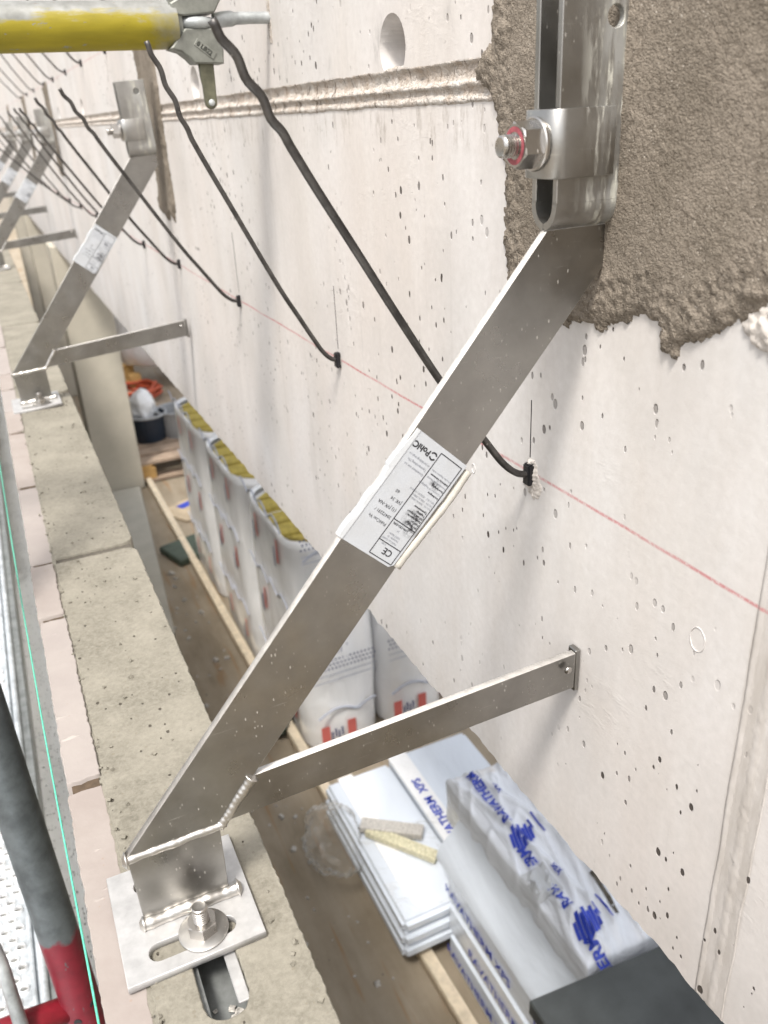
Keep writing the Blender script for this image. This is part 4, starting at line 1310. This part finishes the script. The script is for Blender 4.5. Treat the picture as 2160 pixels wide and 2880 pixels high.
# --- mineral wool packs in white film
def pack(y0, y1, x0, x1, label, zt=-1.30, zb=-2.19, front=False):
    cx, cy = (x0 + x1) / 2, (y0 + y1) / 2
    o = empty('insulation_pack', (cx, cy, zb), label, 'insulation pack', 'film wrapped mineral wool packs')
    hx_, hy = (x1 - x0) / 2, (y1 - y0) / 2
    r = 0.125
    ring = []
    for qx, qy, a0 in ((1, 1, 0), (-1, 1, 90), (-1, -1, 180), (1, -1, 270)):
        for k in range(7):
            a = math.radians(a0 + 15 * k)
            ring.append((qx * (hx_ - r) + r * math.cos(a), qy * (hy - r) + r * math.sin(a)))
    full = []
    for i in range(len(ring)):
        a, b = Vector(ring[i]), Vector(ring[(i + 1) % len(ring)])
        m_ = max(1, int((b - a).length / .025))
        for j in range(m_):
            p = a.lerp(b, j / m_)
            full.append((p.x, p.y))
    n = len(full)
    H = zt - zb
    V, F = [], []
    L = 26
    sdv = y0 * 7 + x0
    for l in range(L + 1):
        t = l / L
        zz = zb + H * t
        for i, p in enumerate(full):
            w_ = 1 + 0.035 * math.sin(t * math.pi) + 0.022 * mn.noise((p[0] * 7, p[1] * 7, zz * 5 + sdv)) + 0.016 * mn.noise((p[0] * 22, p[1] * 22, zz * 2.2 + sdv)) + .008 * mn.noise((p[0] * 45, p[1] * 45, zz * 6 + sdv))
            if l == L:
                w_ *= 0.975
            V.append((p[0] * w_, p[1] * w_, zz - zb + (0.012 * mn.noise((p[0] * 12, p[1] * 12, sdv)) if l == L else 0)))
    for l in range(L):
        for i in range(n):
            i2 = (i + 1) % n
            F.append((l * n + i, l * n + i2, (l + 1) * n + i2, (l + 1) * n + i))
    # turned-in collar
    b0 = L * n
    for i, p in enumerate(full):
        V.append((p[0] * 0.91, p[1] * 0.95, H - 0.012))
    for i in range(n):
        i2 = (i + 1) % n
        F.append((b0 + i, b0 + i2, b0 + n + i2, b0 + n + i))
    link('film_wrap', mesh_from('film_wrap', V, F), M['film'], o, None, True)
    link('inner_fold', mesh_from('inner_fold', [(p[0] * .9, p[1] * .94, H - .030) for p in full], [tuple(range(n))]), M['film'], o)
    ns = 5
    for s_ in range(ns):
        ya = -hy * .93 + 2 * hy * .93 * s_ / ns + .014
        yb_ = -hy * .93 + 2 * hy * .93 * (s_ + 1) / ns - .014
        k = 0.9
        lp = [(-hx_ * k, ya if s_ else ya + .0), (hx_ * .92, ya), (hx_ * .92, yb_), (-hx_ * k, yb_)]
        if s_ == 0:
            lp = [(-hx_ * .25, ya), (hx_ * .3, ya), (hx_ * .9, yb_), (-hx_ * .86, yb_)]
        if s_ == ns - 1:
            lp = [(-hx_ * .86, ya), (hx_ * .9, ya), (hx_ * .3, yb_), (-hx_ * .25, yb_)]
        me = curve_mesh('wool_slab', [lp], .05, .004)
        fix_normals(xform(me, lambda a_: a_ + np.array([0, 0, H - 0.062 + random.uniform(-.006, .008)])))
        link('wool_slab', me, M['wool'], o)
    # prints: red blocks with navy scribble, navy scallop lines and dotted bands
    rd, nv, dt = MB(), MB(), MB()
    def on_side(yv, zv):      # point on the -x side
        return (-hx_ * 1.03 - .006, yv, zv)
    def on_front(xv, zv):
        return (xv, -hy * 1.03 - .006, zv)
    def quad(mb_, fn, u0, u1, v0, v1):
        mb_.add([fn(u0, v0), fn(u1, v0), fn(u1, v1), fn(u0, v1)], [(0, 1, 2, 3)])
    for rowz in (0.12, 0.48, 0.80):
        for u in (-0.17, 0.08):
            quad(rd, on_side, u, u + .022, rowz - .03, rowz + .065)
            quad(nv, on_side, u + .045, u + .060, rowz - .06, rowz + .02)
            pts = [Vector(on_side(u - .06 + .23 * k / 10, rowz + .12 + .035 * abs(math.sin(math.pi * (k / 10 * 1.6))))) for k in range(11)]
            dt.tube(pts, .0035, 6)
    if front:
        for rowz in (0.085,):
            for u in (-0.115, -0.01):
                quad(rd, on_front, u, u + .034, rowz - .03, rowz + .05)
            for q in range(4):
                quad(nv, on_front, -0.075 + .013 * q, -0.068 + .013 * q, rowz - .02 + .012 * (q % 2), rowz + .018 + .012 * (q % 2))
        for w_, rowz in ((0, .175), (0, .84)):
            pts = [Vector(on_front(-.12 + .23 * k / 16, rowz + .030 * abs(math.sin(math.pi * (k / 16 * 1.5))))) for k in range(17)]
            dt.tube(pts, .0045, 6)
        for rowz in (0.36, 0.86):
            quad(dt, on_front, -.125, .125, rowz - .004, rowz)
            quad(dt, on_front, -.125, .10, rowz - .030, rowz - .026)
            for q in range(17):
                for rr in range(3):
                    u = -.125 + .0145 * q + (.007 if rr % 2 else 0)
                    quad(nv, on_front, u, u + .006, rowz + .020 + .018 * rr, rowz + .028 + .018 * rr)
            for q in range(6):
                quad(dt, on_front, -.05 + .012 * q, -.044 + .012 * q, rowz + .085, rowz + .115)
    for nm, mb_, mt in (('red_print', rd, 'redprint'), ('navy_print', nv, 'navy'), ('pale_print', dt, 'grid')):
        if mb_.v:
            link(nm, mb_.mesh(nm), M[mt], o)
    return o
pack(2.40, 3.01, .335, .635, 'nearest film wrapped pack with yellow wool top, behind the bracket diagonal', front=True)
pack(3.025, 3.665, .33, .635, 'middle film wrapped pack with yellow wool top in the row beneath the beam', zt=-1.30)
pack(3.68, 4.33, .33, .635, 'farthest film wrapped pack with yellow wool top, beside the pallet', zt=-1.30)
pack(2.41, 3.03, .650, .925, 'right hand film wrapped pack seen beyond a dark gap, mostly under the beam', front=True)
pack(3.07, 3.68, .650, .93, 'film wrapped pack behind the right hand front pack, hidden by the beam')
rs = MB().box(.935, .97, 2.50, 2.60, -2.19, -1.9).obj('red_post', M['redprint'], None, .004)
tag(rs, 'narrow red upright just right of the white packs at the beam edge', 'post')

# --- extruded foam packs with blue print
def rav_h(x, y):
    e = min(x - .455, .78 - x, y - .937, 1.565 - y)
    f = 0.015 * (1 - abs(mn.noise((x * 13 + y * 2, y * 2.6, 1.3)))) ** 6 + 0.009 * (1 - abs(mn.noise((x * 26 - y * 8, y * 6, 4)))) ** 8 + 0.0006 * mn.noise((x * 60, y * 20, 8)) + .004 * mn.noise((x * 7, y * 4, 2)) - .004
    return -1.668 + 0.022 * min(1, max(0, e) / .05) ** .6 + f
rv_ = empty('foam_pack', (0.62, 1.23, -1.80), 'crumpled clear film foam board pack with blue lettering, lying on top of its stack', 'foam board pack')
RO = Vector((0.62, 1.23, -1.80))
V, F = [], []
nx, ny = 64, 110
for i in range(ny + 1):
    for j in range(nx + 1):
        x, y = .455 + .325 * j / nx, .937 + .628 * i / ny
        V.append((x, y, rav_h(x, y)))
for i in range(ny):
    for j in range(nx):
        a = i * (nx + 1) + j
        F.append((a, a + 1, a + nx + 2, a + nx + 1))
def skirt(keys, zb):
    o = len(V)
    for k in keys:
        x, y, z_ = V[k]
        V.append((x + .006 * mn.noise((y * 30, x * 30, 2)), y + .006 * mn.noise((y * 30, x * 30, 6)), (z_ + zb) / 2))
        V.append((x, y, zb))
    for i in range(len(keys) - 1):
        F.append((keys[i], keys[i + 1], o + 2 * (i + 1), o + 2 * i))
        F.append((o + 2 * i, o + 2 * (i + 1), o + 2 * (i + 1) + 1, o + 2 * i + 1))
skirt([i * (nx + 1) for i in range(ny + 1)], -1.80)
skirt([j for j in range(nx + 1)], -1.80)
skirt([ny * (nx + 1) + j for j in range(nx + 1)], -1.80)
skirt([i * (nx + 1) + nx for i in range(ny + 1)], -1.80)
o = link('crumpled_film', fix_normals(mesh_from('crumpled_film', V, F)), M['film_silver'], rv_, None, True)
o.location = -RO
def rav_text(body, x, y, size, bold=0.0):
    """read away from the camera, tops towards the left"""
    me = text_mesh(body, size, bold)
    bm = bmesh.new()
    bm.from_mesh(me)
    bmesh.ops.triangulate(bm, faces=bm.faces)
    for _ in range(3):
        bmesh.ops.subdivide_edges(bm, edges=[e for e in bm.edges if e.calc_length() > .006], cuts=1)
        bmesh.ops.triangulate(bm, faces=bm.faces)
    bm.to_mesh(me)
    bm.free()
    v = []
    for p in me.vertices:
        X, Y = x - p.co.y, y + p.co.x
        v.append((X, Y, rav_h(X, Y) + .0055))
    f = [tuple(p.vertices) for p in me.polygons]
    bpy.data.meshes.remove(me)
    return v, f
pr = MB()
for body, x, y, s_, bo in (('RAVATHERM', .527, 1.342, .0345, .0012), ('XPS', .556, 1.432, .020, .0004), ('RAVATHERM', .512, 1.066, .0345, .0012), ('XPS', .545, 1.150, .020, .0004), ('RAVATHERM', .505, .790, .0345, .0012)):
    v, f = rav_text(body, x, y, s_, bo)
    keep = [q for q in f if all(.915 < v[i][1] < 1.555 and not (1.135 < v[i][1] < 1.205 and v[i][0] < .53) for i in q)]
    pr.add(v, keep)
def blob(cx, cy):
    for s_ in range(7):                                     # hatched round emblem
        x0 = cx - .030 + .0092 * s_
        hh = .034 * math.sqrt(max(.05, 1 - ((s_ - 3) / 4) ** 2))
        a, b = cy - hh * 1.1, cy + hh * (.9 if s_ % 2 else .55)
        n_ = 8
        Vv = []
        for k in range(n_ + 1):
            y = a + (b - a) * k / n_
            for dx in (0, .0082):
                X = x0 + dx + (y - cy) * .25
                Vv.append((X, y, rav_h(X, y) + .0035))
        pr.add(Vv, [(2 * k, 2 * k + 1, 2 * k + 3, 2 * k + 2) for k in range(n_)])
    for (xx, ya, yb_) in ((.056, -.02, .045), (.036, .0, .03)):
        Vv = []
        for k in range(9):
            y = cy + ya + (yb_ - ya) * k / 8
            for dx in (0, .004):
                Vv.append((cx + xx + dx, y, rav_h(cx + xx + dx, y) + .0035))
        pr.add(Vv, [(2 * k, 2 * k + 1, 2 * k + 3, 2 * k + 2) for k in range(8)])
blob(.523, 1.298)
blob(.512, 1.020)
o = link('blue_lettering', pr.mesh('blue_lettering'), M['blueprint'], rv_)
o.location = -RO
lbm = MB()
Vv = []
for i in range(9):
    for j in range(6):
        x, y = .458 + .064 * j / 5, 1.115 + .085 * i / 8
        Vv.append((x, y, rav_h(x, y) + .004))
lbm.add(Vv, [(i * 6 + j, i * 6 + j + 1, i * 6 + j + 7, i * 6 + j + 6) for i in range(8) for j in range(5)])
o = link('paper_label', lbm.mesh('paper_label'), M['paper'], rv_)
o.location = -RO
sl_ = MB()
Vv = []
for k in range(13):
    y = 1.005 + .115 * k / 12
    for dx in (0, .011):
        x = .588 + dx + (y - 1.06) * .13
        Vv.append((x, y, rav_h(x, y) + .003))
sl_.add(Vv, [(2 * k, 2 * k + 1, 2 * k + 3, 2 * k + 2) for k in range(12)])
o = link('tear', sl_.mesh('tear'), M['joint_dark'], rv_)
o.location = -RO
# stack below: two layered packs with a wide pale flap
sk = empty('foam_stack', (0.6, 1.15, -2.19), 'tall stack of layered foam boards in bluish film with blue print on its side', 'foam board pack')
SO = Vector((0.6, 1.15, -2.19))
zz = -2.19
kk = 0
while zz < -1.84:
    h = 0.119
    dx = random.uniform(-.003, .003)
    mb = MB().box(.385 + dx, .98, .22, 1.445 + dx, zz + .0005, zz + h)
    o = link('foam_layer', mb.mesh('foam_layer', .016, False, 4), M['film_blue'], sk)
    o.location = -SO
    if kk % 2 == 0 or True:
        txt = text_mesh('RAVATHERM XPS', .042, .0008)
        b = MB()
        for off in (0.0, .42):
            b.add([(.383 + dx - .0015, 0.74 + off + (.12 if kk % 2 else 0) + p.co.x * 1.0, zz + .035 + p.co.y) for p in txt.vertices], [tuple(p.vertices) for p in txt.polygons])
        # reads towards +y on a face that looks to -x, so mirror it back
        b.v = [(p[0], 0.74 + 1.445 - p[1], p[2]) for p in b.v]
        o2 = link('blue_print', b.mesh('blue_print'), M['blueprint'], sk)
        o2.location = -SO
    zz += h
    kk += 1
fl_ = MB()
Vv = []
for i in range(41):
    y = .30 + 1.19 * i / 40
    for x, z_ in ((.382, -1.835), (.392, -1.80), (.425, -1.775), (.456, -1.735), (.462, -1.69)):
        Vv.append((x + .004 * mn.noise((y * 9, x * 40, 3)), y, z_ + .006 * mn.noise((y * 7, x * 30, 1))))
fl_.add(Vv, [(i * 5 + j, i * 5 + j + 1, i * 5 + j + 6, i * 5 + j + 5) for i in range(40) for j in range(4)])
o = link('film_flap', fl_.mesh('film_flap', smooth=True), M['film_blue'], sk)
o.location = -SO
# low packs to the left
for (x0, x1, y0, y1, zt, lb) in ((.255, .485, 1.45, 2.05, -1.995, 'low white foam board pack with two stone samples on it, beside the brown board'), (.494, .79, 1.50, 2.06, -1.985, 'bluish foam board pack between the low white pack and the beam')):
    q = empty('foam_pack', ((x0 + x1) / 2, (y0 + y1) / 2, -2.19), lb, 'foam board pack')
    QO = Vector(q.location)
    z0 = zt
    for h in (.045, .045, .046):
        dx = random.uniform(-.004, .004)
        o = link('foam_board', MB().box(x0 + dx, x1 + dx, y0 + dx, y1, z0 - h + .001, z0).mesh('foam_board', .012, False, 3), M['film_blue'], q)
        o.location = -QO
        z0 -= h
    if x0 < .3:
        o = link('grey_strip', MB().box(x0 + .05, x0 + .10, y0 + .10, y1, zt + .0005, zt + .003).mesh('grey_strip'), M['film'], q)
        o.location = -QO
    else:
        tm_ = text_mesh('RAVATHERM  XPS', .040, .0012)
        o = link('tape', MB().box(x0 - .004, x0 + .062, y0, y1, zt + .0006, zt + .0035).mesh('tape'), M['film'], q)
        o.location = -QO
        b = MB().add([(x0 + .046 - p.co.y, y0 + .10 + p.co.x, zt + .0050) for p in tm_.vertices], [tuple(p.vertices) for p in tm_.polygons])
        o = link('blue_lettering', b.mesh('blue_lettering'), M['blueprint'], q)
        o.location = -QO
# stone samples
for (a, b, w_, mt, lb) in (((.29, 1.815, -1.985), (.445, 1.70, -1.985), .022, 'speck', 'grey speckled stone strip lying on the low white pack'), ((.30, 1.79, -1.99), (.44, 1.60, -1.99), .018, 'speck_y', 'yellowish stone strip lying beside the grey one under plastic')):
    a, b = Vector(a), Vector(b)
    d = (b - a)
    an = math.atan2(d.y, d.x)
    me = MB().obox((0, 0, .012), (d.length / 2, w_, .011), Matrix.Rotation(an, 3, 'Z')).mesh('stone_sample', .002)
    o = link('stone_sample', me, M[mt])
    o.location = (a + b) / 2
    tag(o, lb, 'stone sample')
# clear plastic bag hanging over the board
t = NT('clear_plastic')
nz = t.noise(1, 4, .6, t.obj((14, 14, 14)), 1.2)
fr = t.n('ShaderNodeLayerWeight')
fr.inputs[0].default_value = .35
al = t.math('ADD', t.ramp(fr.outputs['Facing'], 0.3, 0.95, 0.05, 0.6), t.ramp(nz, .55, .7, 0, .25), True)
M['clear'] = t.done((0.72, 0.70, 0.65), .18, 0, t.bump(nz, .5, .02), .6, al)
me = bpy.data.meshes.new('plastic_bag')
bm = bmesh.new()
bmesh.ops.create_icosphere(bm, subdivisions=5, radius=1)
for v in bm.verts:
    n = v.co.normalized()
    k = 1 + .25 * mn.noise((n.x * 1.7, n.y * 1.7, n.z * 1.7)) + .16 * (1 - abs(mn.noise((n.x * 4, n.y * 4, n.z * 4)))) ** 4 + .05 * mn.noise((n.x * 12, n.y * 12, n.z * 12))
    v.co = Vector((n.x * .085 * k, n.y * .115 * k, max(-.9, n.z * k) * .085))
bm.to_mesh(me)
bm.free()
o = link('plastic_bag', me, M['clear'], None, (.215, 1.85, -2.03), True)
tag(o, 'crumpled clear plastic bag bulging over the timber beside the stone samples', 'plastic bag')
# film sheet over the low pack
V, F = [], []
for i in range(31):
    for j in range(25):
        x, y = .26 + .25 * j / 24, 1.46 + .30 * i / 30
        V.append((x, y, -1.976 + .025 * abs(mn.noise((x * 11 + y * 6, y * 13, 2))) + .012 * mn.noise((x * 30, y * 30, 5)) - (.012 if y < 1.5 else 0)))
for i in range(30):
    for j in range(24):
        a = i * 25 + j
        F.append((a, a + 1, a + 26, a + 25))
o = link('film_sheet', mesh_from('film_sheet', V, F), M['clear'], None, None, True)
tag(o, 'loose wrinkled plastic sheet spread over the front of the low white pack', 'plastic sheet')

db = MB()
db.add([(x, y, z_) for z_ in (-1.690, -1.650) for x, y in ((.302, .18), (1.05, .13), (1.05, .878), (.302, .929))], [(3, 2, 1, 0), (4, 5, 6, 7), (0, 1, 5, 4), (1, 2, 6, 5), (2, 3, 7, 6), (3, 0, 4, 7)])
o = db.obj('dark_board', M['anthracite'], None, .003)
tag(o, 'dark anthracite board lying in the bottom right corner under the beam', 'board')
o = MB().box(.47, 1.05, .10, .86, -1.782, -1.692).obj('foam_offcut', M['film'], None, .008, False, None, 2)
tag(o, 'white foam pack under the dark anthracite board, on the tall stack', 'foam board pack')

rb = MB()
for k in range(170):
    y = 1.2 + 3.2 * random.random()
    x = random.uniform(-.24, .24)
    s_ = random.choice((.003, .004, .006, .010)) * random.uniform(.6, 1.2)
    rb.obox((x, y, -2.2 + s_ * .5), (s_, s_ * random.uniform(.5, 1.2), s_ * .6), Matrix.Rotation(random.uniform(0, 3), 3, 'Z') @ Matrix.Rotation(random.uniform(0, 1), 3, 'X'))
tag(rb.obj('rubble', M['speck']), kind='stuff')
# --- pallet, buckets and clutter deeper inside
def pallet(loc, label, rot=0.0):
    o = empty('pallet', loc, label, 'pallet')
    o.rotation_euler = (0, 0, rot)
    for k in range(5):
        y = .06 + .17 * k
        link('top_board', MB().box(0, 1.2, y - .06, y + .06, .122, .144).mesh('top_board', .002), M['wood'], o)
    for k in range(3):
        x = (.05, .6, 1.15)[k]
        link('cross_board', MB().box(x - .05, x + .05, 0, .8, .10, .1215).mesh('cross_board', .002), M['wood_y'], o)
        for y in (.05, .4, .75):
            link('pallet_block', MB().box(x - .07, x + .07, y - .05, y + .05, .0225, .0995).mesh('pallet_block', .002), M['wood_y'], o)
    for y in (.05, .4, .75):
        link('bottom_board', MB().box(0, 1.2, y - .05, y + .05, 0, .022).mesh('bottom_board', .002), M['wood'], o)
    return o
pallet((.227, 5.46, -2.19), 'wooden pallet on top of another, carrying two buckets', .03)
def bucket(loc, mat, label, r=.15, h=.26):
    o = empty('bucket', loc, label, 'bucket', None)
    V, F = [], []
    prof = [(r * .8, 0), (r, h), (r * 1.06, h), (r * 1.06, h - .025), (r * .97, h - .025), (r * .96, h - .01), (r * .8, .03), (.01, .03)]
    link('tub', MB().lathe(prof[:3] + [(r * .95, h + .001), (r * .78, .05), (.005, .045)], (0, 0, 0), 'Z', 28).mesh('tub', smooth=False), M[mat], o)
    link('rim', MB().tube([(r * 1.02 * math.cos(a), r * 1.02 * math.sin(a), h) for a in [2 * math.pi * k / 28 for k in range(29)]], .009, 8, False).mesh('rim', smooth=True), M['bucket_gr'], o)
    return o
bucket((.406, 5.92, -2.045), 'bucket_dk', 'dark bucket filled with a pale sack, standing on the pallet', .135, .19)
bucket((.612, 5.92, -2.045), 'bucket_gr', 'light grey bucket on the pallet beside the film packs', .135, .19)
def sack(name, loc, s_, mat, label, cat, seed):
    me = bpy.data.meshes.new(name)
    bm = bmesh.new()
    bmesh.ops.create_icosphere(bm, subdivisions=4, radius=1)
    for v in bm.verts:
        n = v.co.normalized()
        k = 1 + .22 * mn.noise((n.x * 1.8 + seed, n.y * 1.8, n.z * 1.8)) + .10 * mn.noise((n.x * 5, n.y * 5 + seed, n.z * 5))
        v.co = Vector((n.x * s_[0] * k, n.y * s_[1] * k, max(-.7, n.z * k) * s_[2]))
    bm.to_mesh(me)
    bm.free()
    o = link(name, me, M[mat], None, loc, True)
    return tag(o, label, cat)
sack('sack', (.392, 5.98, -1.84), (.10, .11, .14), 'film', 'pale crumpled sack standing in the dark bucket', 'sack', 3)
bb = empty('bulk_bag', (.795, 7.9, -2.19), 'big white bulk bag with a blue band, on yellow feet far inside', 'bulk bag')
for nm, (s_, zc, mt) in dict(bag_body=((.30, .30, .42), .60, 'film'), blue_band=((.31, .31, .10), 1.02, 'blue')).items():
    me = bpy.data.meshes.new(nm)
    bm = bmesh.new()
    bmesh.ops.create_icosphere(bm, subdivisions=3, radius=1)
    for v in bm.verts:
        n = v.co.normalized()
        f_ = 1 / max(abs(n.x), abs(n.y), abs(n.z)) ** .7
        k = f_ * (1 + .06 * mn.noise((n.x * 3, n.y * 3, n.z * 3)))
        v.co = Vector((n.x * s_[0] * k, n.y * s_[1] * k, n.z * s_[2] * k + zc))
    bm.to_mesh(me)
    bm.free()
    link(nm, me, M[mt], bb, None, True)
for x, y in ((-.2, -.2), (.2, -.2), (-.2, .2), (.2, .2)):
    link('foot', MB().box(x - .05, x + .05, y - .05, y + .05, 0, .16).mesh('foot', .004), M['wood_y'], bb)
cb = []
for k in range(90):
    a = k / 89 * 2 * math.pi * 4
    cb.append((.53 + (.22 + .03 * math.sin(k * .7)) * math.cos(a), 7.45 + (.2 + .03 * math.cos(k * .9)) * math.sin(a), -2.16 + .03 * (k / 30) + .012 * math.sin(k * 1.3)))
o = MB().tube(cb, .016, 6).obj('cable_coil', M['orange'], None, 0, True)
tag(o, 'coil of bright orange cable on the floor inside', 'cable')
o = MB().obox((.456, 4.9, -2.190), (.16, .13, .006), Matrix.Rotation(.5, 3, 'Z')).obj('cardboard_sheet', M['lead'], None, .001)
tag(o, 'pale cardboard sheet with a blue print on the floor before the pallet', 'cardboard')
b2 = MB().obox((.42, 4.95, -2.182), (.05, .03, .001), Matrix.Rotation(.5, 3, 'Z')).obj('blue_mark', M['blueprint'], o)
o = MB().obox((.345, 4.33, -2.175), (.17, .12, .02), Matrix.Rotation(.3, 3, 'Z')).obj('tarpaulin', M['green'], None, .006)
tag(o, 'dark green folded tarpaulin on the floor beside the white packs', 'tarpaulin')
o = sack('rubble_sack', (.265, 2.66, -2.15), (.06, .10, .07), 'green', 'dark green sack squeezed between board and packs', 'sack', 8)
for (x, y, sx, sy, h, mt, lb) in ((1.1, 10.6, .5, .4, 1.3, 'blue', 'blue covered crate far inside the building'), (.55, 9.6, .2, .3, .5, 'lead', 'brown cardboard box far inside behind the orange cable'), (1.9, 11.5, .6, .5, 1.0, 'film', 'white wrapped goods far inside the building')):
    o = MB().box(x - sx, x + sx, y - sy, y + sy, -2.19, -2.19 + h).obj('crate', M[mt], None, .01)
    tag(o, lb, 'crate')

for o in sc.objects:                                  # flat print: too small to pick apart singly
    if o.type == 'MESH' and o.parent and any(k in o.name for k in ('_print', 'blue_lettering', 'embossed_mark')):
        o['kind'] = 'stuff'
